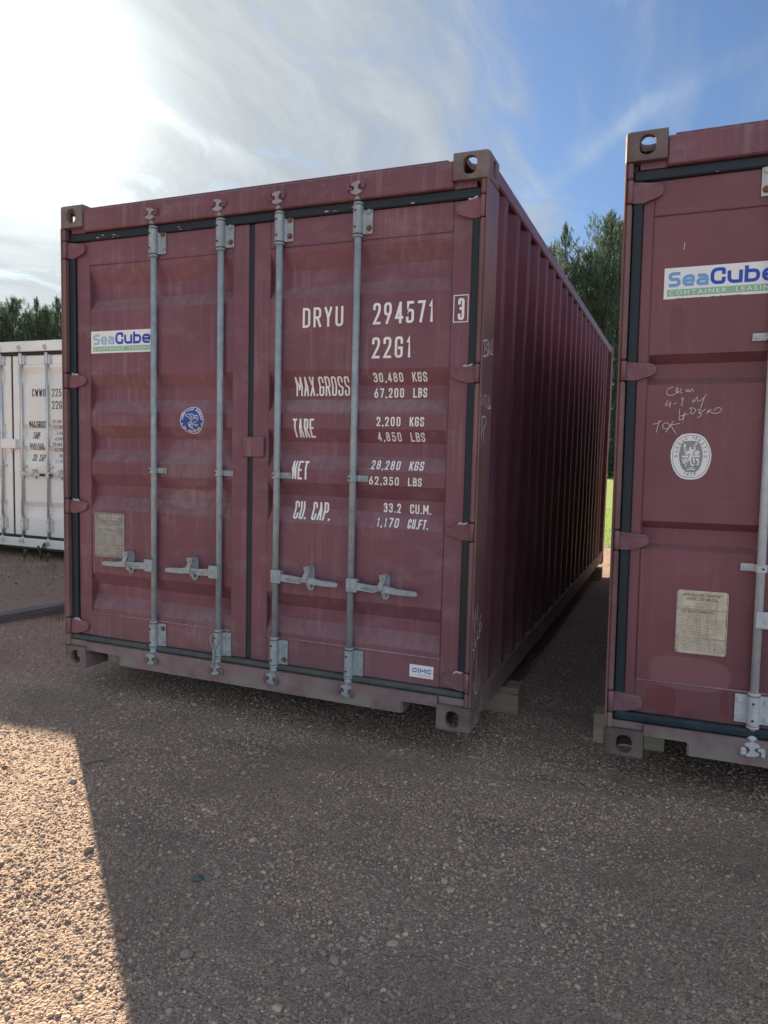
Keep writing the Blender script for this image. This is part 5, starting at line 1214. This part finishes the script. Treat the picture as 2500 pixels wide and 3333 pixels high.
# weeds and litter at the foot of the cream container
M_WEED = leafy('weed_leaf', (0.07, 0.09, 0.06), (0.12, 0.15, 0.09), .2)
M_DRYG = leafy('dry_grass', (0.16, 0.14, 0.08), (0.24, 0.21, 0.13), .2)
M_LITTER = flat_mat('dead_leaves', (0.24, 0.18, 0.13), .9, vary=.4)
g = bladed(5200, (-6.2, -2.6), (1.6, 3.7), .05, .0022, M_DRYG, 'dry_grass', lean=.9, dens=lambda x, y: np.clip((y - 1.5) / 2.2, 0, 1) ** 1.5)
tag(g, 'thin dry grass growing through the gravel in front of the cream container', 'grass')
g = bladed(900, (-1.9, -1.2), (1.2, 2.0), .05, .003, M_WEED, 'green_tuft_grass', lean=.8, dens=lambda x, y: np.exp(-((x + 1.42) ** 2 + (y - 1.35) ** 2) / .012))
tag(g, 'small green tuft against the near side of the kerb timber', 'grass')
def litter():
    n = 900; x = RS.uniform(-6.2, -2.2, n); y = 1.3 + 2.3 * RS.rand(n) ** .7; a = RS.uniform(0, 6.28, n); s = RS.uniform(.008, .022, n); z = gh(x, y) + .004
    v = []; f = []
    for i in range(n):
        c_, s_ = math.cos(a[i]) * s[i], math.sin(a[i]) * s[i]; t = RS.uniform(-.4, .4) * s[i]; o = len(v)
        v += [(x[i] - c_, y[i] - s_, z[i]), (x[i] + s_ * .5, y[i] - c_ * .5, z[i] + .004 + t), (x[i] + c_, y[i] + s_, z[i] + .008), (x[i] - s_ * .5, y[i] + c_ * .5, z[i] + .003 - t)]
        f += [(o, o + 1, o + 2), (o, o + 2, o + 3)]
    me = bpy.data.meshes.new('leaf_litter'); me.from_pydata(v, [], f); me.update(); o = put('leaf_litter', me, M_LITTER, None, None, 'stuff')
    tag(o, 'dead leaf scraps scattered before the cream container', 'leaf litter')
litter()
def weed(x, y, h, n, label, seed, spread=.6):
    r = random.Random(seed); m = MB()
    T = thing('weed', label, 'weed', (x, y, 0), (0, 0, 0), 'weeds under the cream container')
    for k in range(n):
        a = 6.28 * k / n + r.uniform(-.3, .3); L = h * r.uniform(.7, 1.1); w = L * .09; dx, dy = math.cos(a), math.sin(a)
        pts = [(0, 0), (.25 * spread, .5), (.6 * spread, .85), (1.0 * spread, .80 + r.uniform(-.3, .1))]
        ws = [w * .5, w, w * .9, w * .1]; vs = []
        for (q, zz), ww in zip(pts, ws):
            c = (q * L * dx, q * L * dy, zz * L); vs += [(c[0] - dy * ww, c[1] + dx * ww, c[2]), (c[0] + dy * ww, c[1] - dx * ww, c[2])]
        lm = MB(); lm.add(vs, [(2 * i, 2 * i + 1, 2 * i + 3, 2 * i + 2) for i in range(3)]); lm.build('leaf', M_WEED, T)
    m.tube([(0, 0, 0), (.004, .002, h * .6)], [.003, .002], 5); m.build('stem', M_WEED, T)
weed(-4.15, 3.40, .13, 7, 'weed with splayed pointed leaves at the foot of the cream container', 1)
weed(-3.95, 3.46, .22, 4, 'taller thin weed right of the splayed one under the cream container', 2, .3)
weed(-3.72, 3.35, .12, 5, 'smallest weed, nearest the middle container, under the cream one', 3)
weed(-4.9, 3.3, .13, 6, 'weed at the very left edge of the picture below the cream container', 4)

# ------------------------------------------------------------------ pines
M_BARK = wood_mat('pine_bark', (0.07, 0.055, 0.045), (0.16, 0.12, 0.09), 2)
M_NEED = leafy('pine_needles', (0.036, 0.068, 0.062), (0.100, 0.142, 0.115), .36)
def pine_meshes(Ht, seed, wide=2.3, base=.6, tuftn=15, open_top=.25, per=1.0):
    r = np.random.RandomState(seed); tr = MB()
    n = 10; pts = [(.12 * math.sin(k * .7 + seed) * k / n, .12 * math.cos(k * .9 + seed) * k / n, Ht * .985 * k / n - .3) for k in range(n + 1)]
    tr.tube(pts, [.20 * (1 - k / n) ** .8 + .012 for k in range(n + 1)], 8)
    T = []; D = []
    z = base; wh = 0
    while z < Ht - .25:
        t = z / Ht; L = wide * min(1, (1 - t) * 4.2 + .03) * (.55 + .45 * min(1, t * 3.5)); nb = 5 + int(r.rand() * 2)
        cx = .12 * math.sin(t * 7 + seed) * t; cy = .12 * math.cos(t * 9 + seed) * t; a0 = r.uniform(0, 6.28)
        for b in range(nb):
            a = a0 + 6.283 * b / nb + r.uniform(-.25, .25); l = L * r.uniform(.40, 1.25); el = .25 + .75 * t + r.uniform(-.12, .15)
            d = np.array([math.cos(a) * math.cos(el), math.sin(a) * math.cos(el), math.sin(el)]); o = np.array([cx, cy, z])
            k = [tuple(o + d * l * q + np.array([0, 0, .18 * l * q * q])) for q in (0, .5, .95)]
            tr.tube(k, [.035 * (1 - t) + .012, .016, .006], 4)
            m_ = int((3 + l * 6.0) * per)
            for j in range(m_):
                q = .25 + .78 * (j + r.rand()) / m_; off = r.normal(0, .13 + .10 * l * q, 3) * np.array([1, 1, .75]) * (1.15 - q * .8)
                p = o + d * l * q + np.array([0, 0, .18 * l * q * q]) + off
                T.append(p); dd = d * .6 + np.array([0, 0, .85]) + r.normal(0, .22, 3); D.append(dd / np.linalg.norm(dd))
        z += (.36 + .30 * r.rand()); wh += 1
    for q in np.arange(0, .9, .12): T.append(np.array([0, 0, Ht - q])); D.append(np.array([r.normal(0, .12), r.normal(0, .12), 1.0]))
    T = np.array(T); D = np.array(D); m_ = len(T); nt_ = tuftn
    P = np.repeat(T, nt_, 0); A = np.repeat(D, nt_, 0)
    rv = r.normal(0, .42, (m_ * nt_, 3)); dirs = A + rv; dirs /= np.linalg.norm(dirs, axis=1)[:, None]
    base_ = P + A * r.uniform(-.16, .20, (m_ * nt_, 1)); Ln = r.uniform(.15, .27, (m_ * nt_, 1)); side = np.cross(dirs, r.normal(0, 1, (m_ * nt_, 3))); side /= np.linalg.norm(side, axis=1)[:, None] + 1e-9
    wv = r.uniform(.010, .019, (m_ * nt_, 1))
    v = np.stack([base_ - side * wv, base_ + side * wv, base_ + dirs * Ln], 1).reshape(-1, 3)
    me = bpy.data.meshes.new('crown'); nf = m_ * nt_
    me.vertices.add(nf * 3); me.vertices.foreach_set('co', v.astype(np.float32).ravel()); me.loops.add(nf * 3); me.loops.foreach_set('vertex_index', np.arange(nf * 3, dtype=np.int32))
    me.polygons.add(nf); me.polygons.foreach_set('loop_start', (np.arange(nf) * 3).astype(np.int32)); me.polygons.foreach_set('loop_total', np.full(nf, 3, np.int32)); me.update(); me.validate()
    me.materials.append(M_NEED); tm = tr.mesh('trunk'); tm.materials.append(M_BARK)
    return me, tm
PV = [pine_meshes(17.0, 3, 2.8, .5, per=1.25), pine_meshes(16.0, 8, 2.4, .6, per=1.2), pine_meshes(17.0, 21, 1.9, .8, 15)]
def pine(px, ytop, Y, var, label, group, rz):
    """a pine whose leader stands in the direction of photo column px at depth Y"""
    m = SC.camera.matrix_world; d = m.to_3x3() @ Vector(((px - 1250) / 2371.9, -(ytop - 1666.5) / 2371.9, -1)); o = m.translation
    t = (Y - o.y) / d.y; x, y, z = o.x + d.x * t, Y, o.z + d.z * t
    H0 = (17.0, 16.0, 17.0)[var]; s = z / H0
    T = thing('pine_tree', label, 'pine tree', (x, y, 0), (0, 0, rz), group)
    for nm, me in (('crown', PV[var][0]), ('trunk', PV[var][1])):
        c = put(nm, me, None, T); c.scale = (1, 1, 1)
    T.scale = (min(s * 1.05, 1.25),) * 2 + (s,)
GR, GLf = 'pines beyond the grass seen between the two maroon containers', 'pines behind the cream container'
right = [(1990, 691, 52, 0, 'tallest pine in the gap between the maroon containers, beside the right one'), (1842, 733, 51, 2, 'slim open pine standing apart at the left of the gap, sky showing round its top'),
         (1922, 812, 53, 1, 'rounded pine between the slim pine and the tallest one'), (1795, 800, 54, 1, 'pine just clearing the roof edge of the middle container'),
         (1880, 850, 56, 0, 'pine in the second row behind the slim one'), (1955, 830, 57, 1, 'second-row pine behind the left side of the tallest pine'), (2030, 730, 55, 0, 'pine mostly hidden behind the right container corner post'),
         (1750, 850, 55, 0, 'pine hidden up to its tip behind the middle container roof edge'), (2080, 760, 56, 1, None), (1700, 850, 57, 2, None), (2140, 740, 55, 0, None)]
for k, (px, yt, Y, var, lb_) in enumerate(right):
    if lb_ is None: continue
    pine(px, yt, Y, var, lb_, GR, k * 1.7)
left = [(-60, 1000, 44, 0, 'pine at the very left edge behind the cream container'), (6, 992, 45, 1, 'second pine from the left above the cream container'), (40, 968, 44, 0, 'tall pointed pine, third from the left above the cream container'),
        (84, 1012, 45, 1, 'lower pine between the two tall points above the cream container'), (119, 971, 44, 2, 'narrow spire-like pine above the bar of the cream container'), (150, 1000, 45, 1, 'pine right of the narrow spire'),
        (184, 968, 44, 2, 'pine rising right beside the middle container corner'), (215, 985, 45, 0, 'pine mostly behind the middle container left corner'),
        (20, 1015, 48, 0, 'second-row pine behind the pointed one at the left'), (100, 1020, 48, 1, 'second-row pine filling the dip above the cream container'), (165, 1015, 48, 0, 'second-row pine near the middle container')]
for k, (px, yt, Y, var, lb_) in enumerate(left): pine(px, yt, Y, var, lb_, GLf, 1 + k * 2.1)
# low scrub closing the wood floor
def scrub(name, x0, x1, y0, label, seed):
    r = np.random.RandomState(seed); n = 16000; x = r.uniform(x0, x1, n); y = y0 + r.uniform(0, 3, n); top = 2.2 + .7 * np.sin(x * 1.3) + .4 * np.sin(x * 3.7)
    z = r.rand(n) ** .8 * top; a = r.normal(0, 1, (n, 3)); a /= np.linalg.norm(a, axis=1)[:, None]; b = np.cross(a, r.normal(0, 1, (n, 3))); b /= np.linalg.norm(b, axis=1)[:, None]
    c = np.stack([x, y, z], 1); s = r.uniform(.06, .16, (n, 1)); v = np.stack([c - b * s * .4, c + b * s * .4, c + a * s * 1.3], 1).reshape(-1, 3)
    me = bpy.data.meshes.new(name); me.from_pydata(v.tolist(), [], [(3 * i, 3 * i + 1, 3 * i + 2) for i in range(n)]); me.update(); o = put(name, me, M_NEED, None, None, 'stuff'); tag(o, label, 'undergrowth')
scrub('undergrowth', -12, 6, 50, 'dark undergrowth below the pines in the gap between the maroon containers', 2)
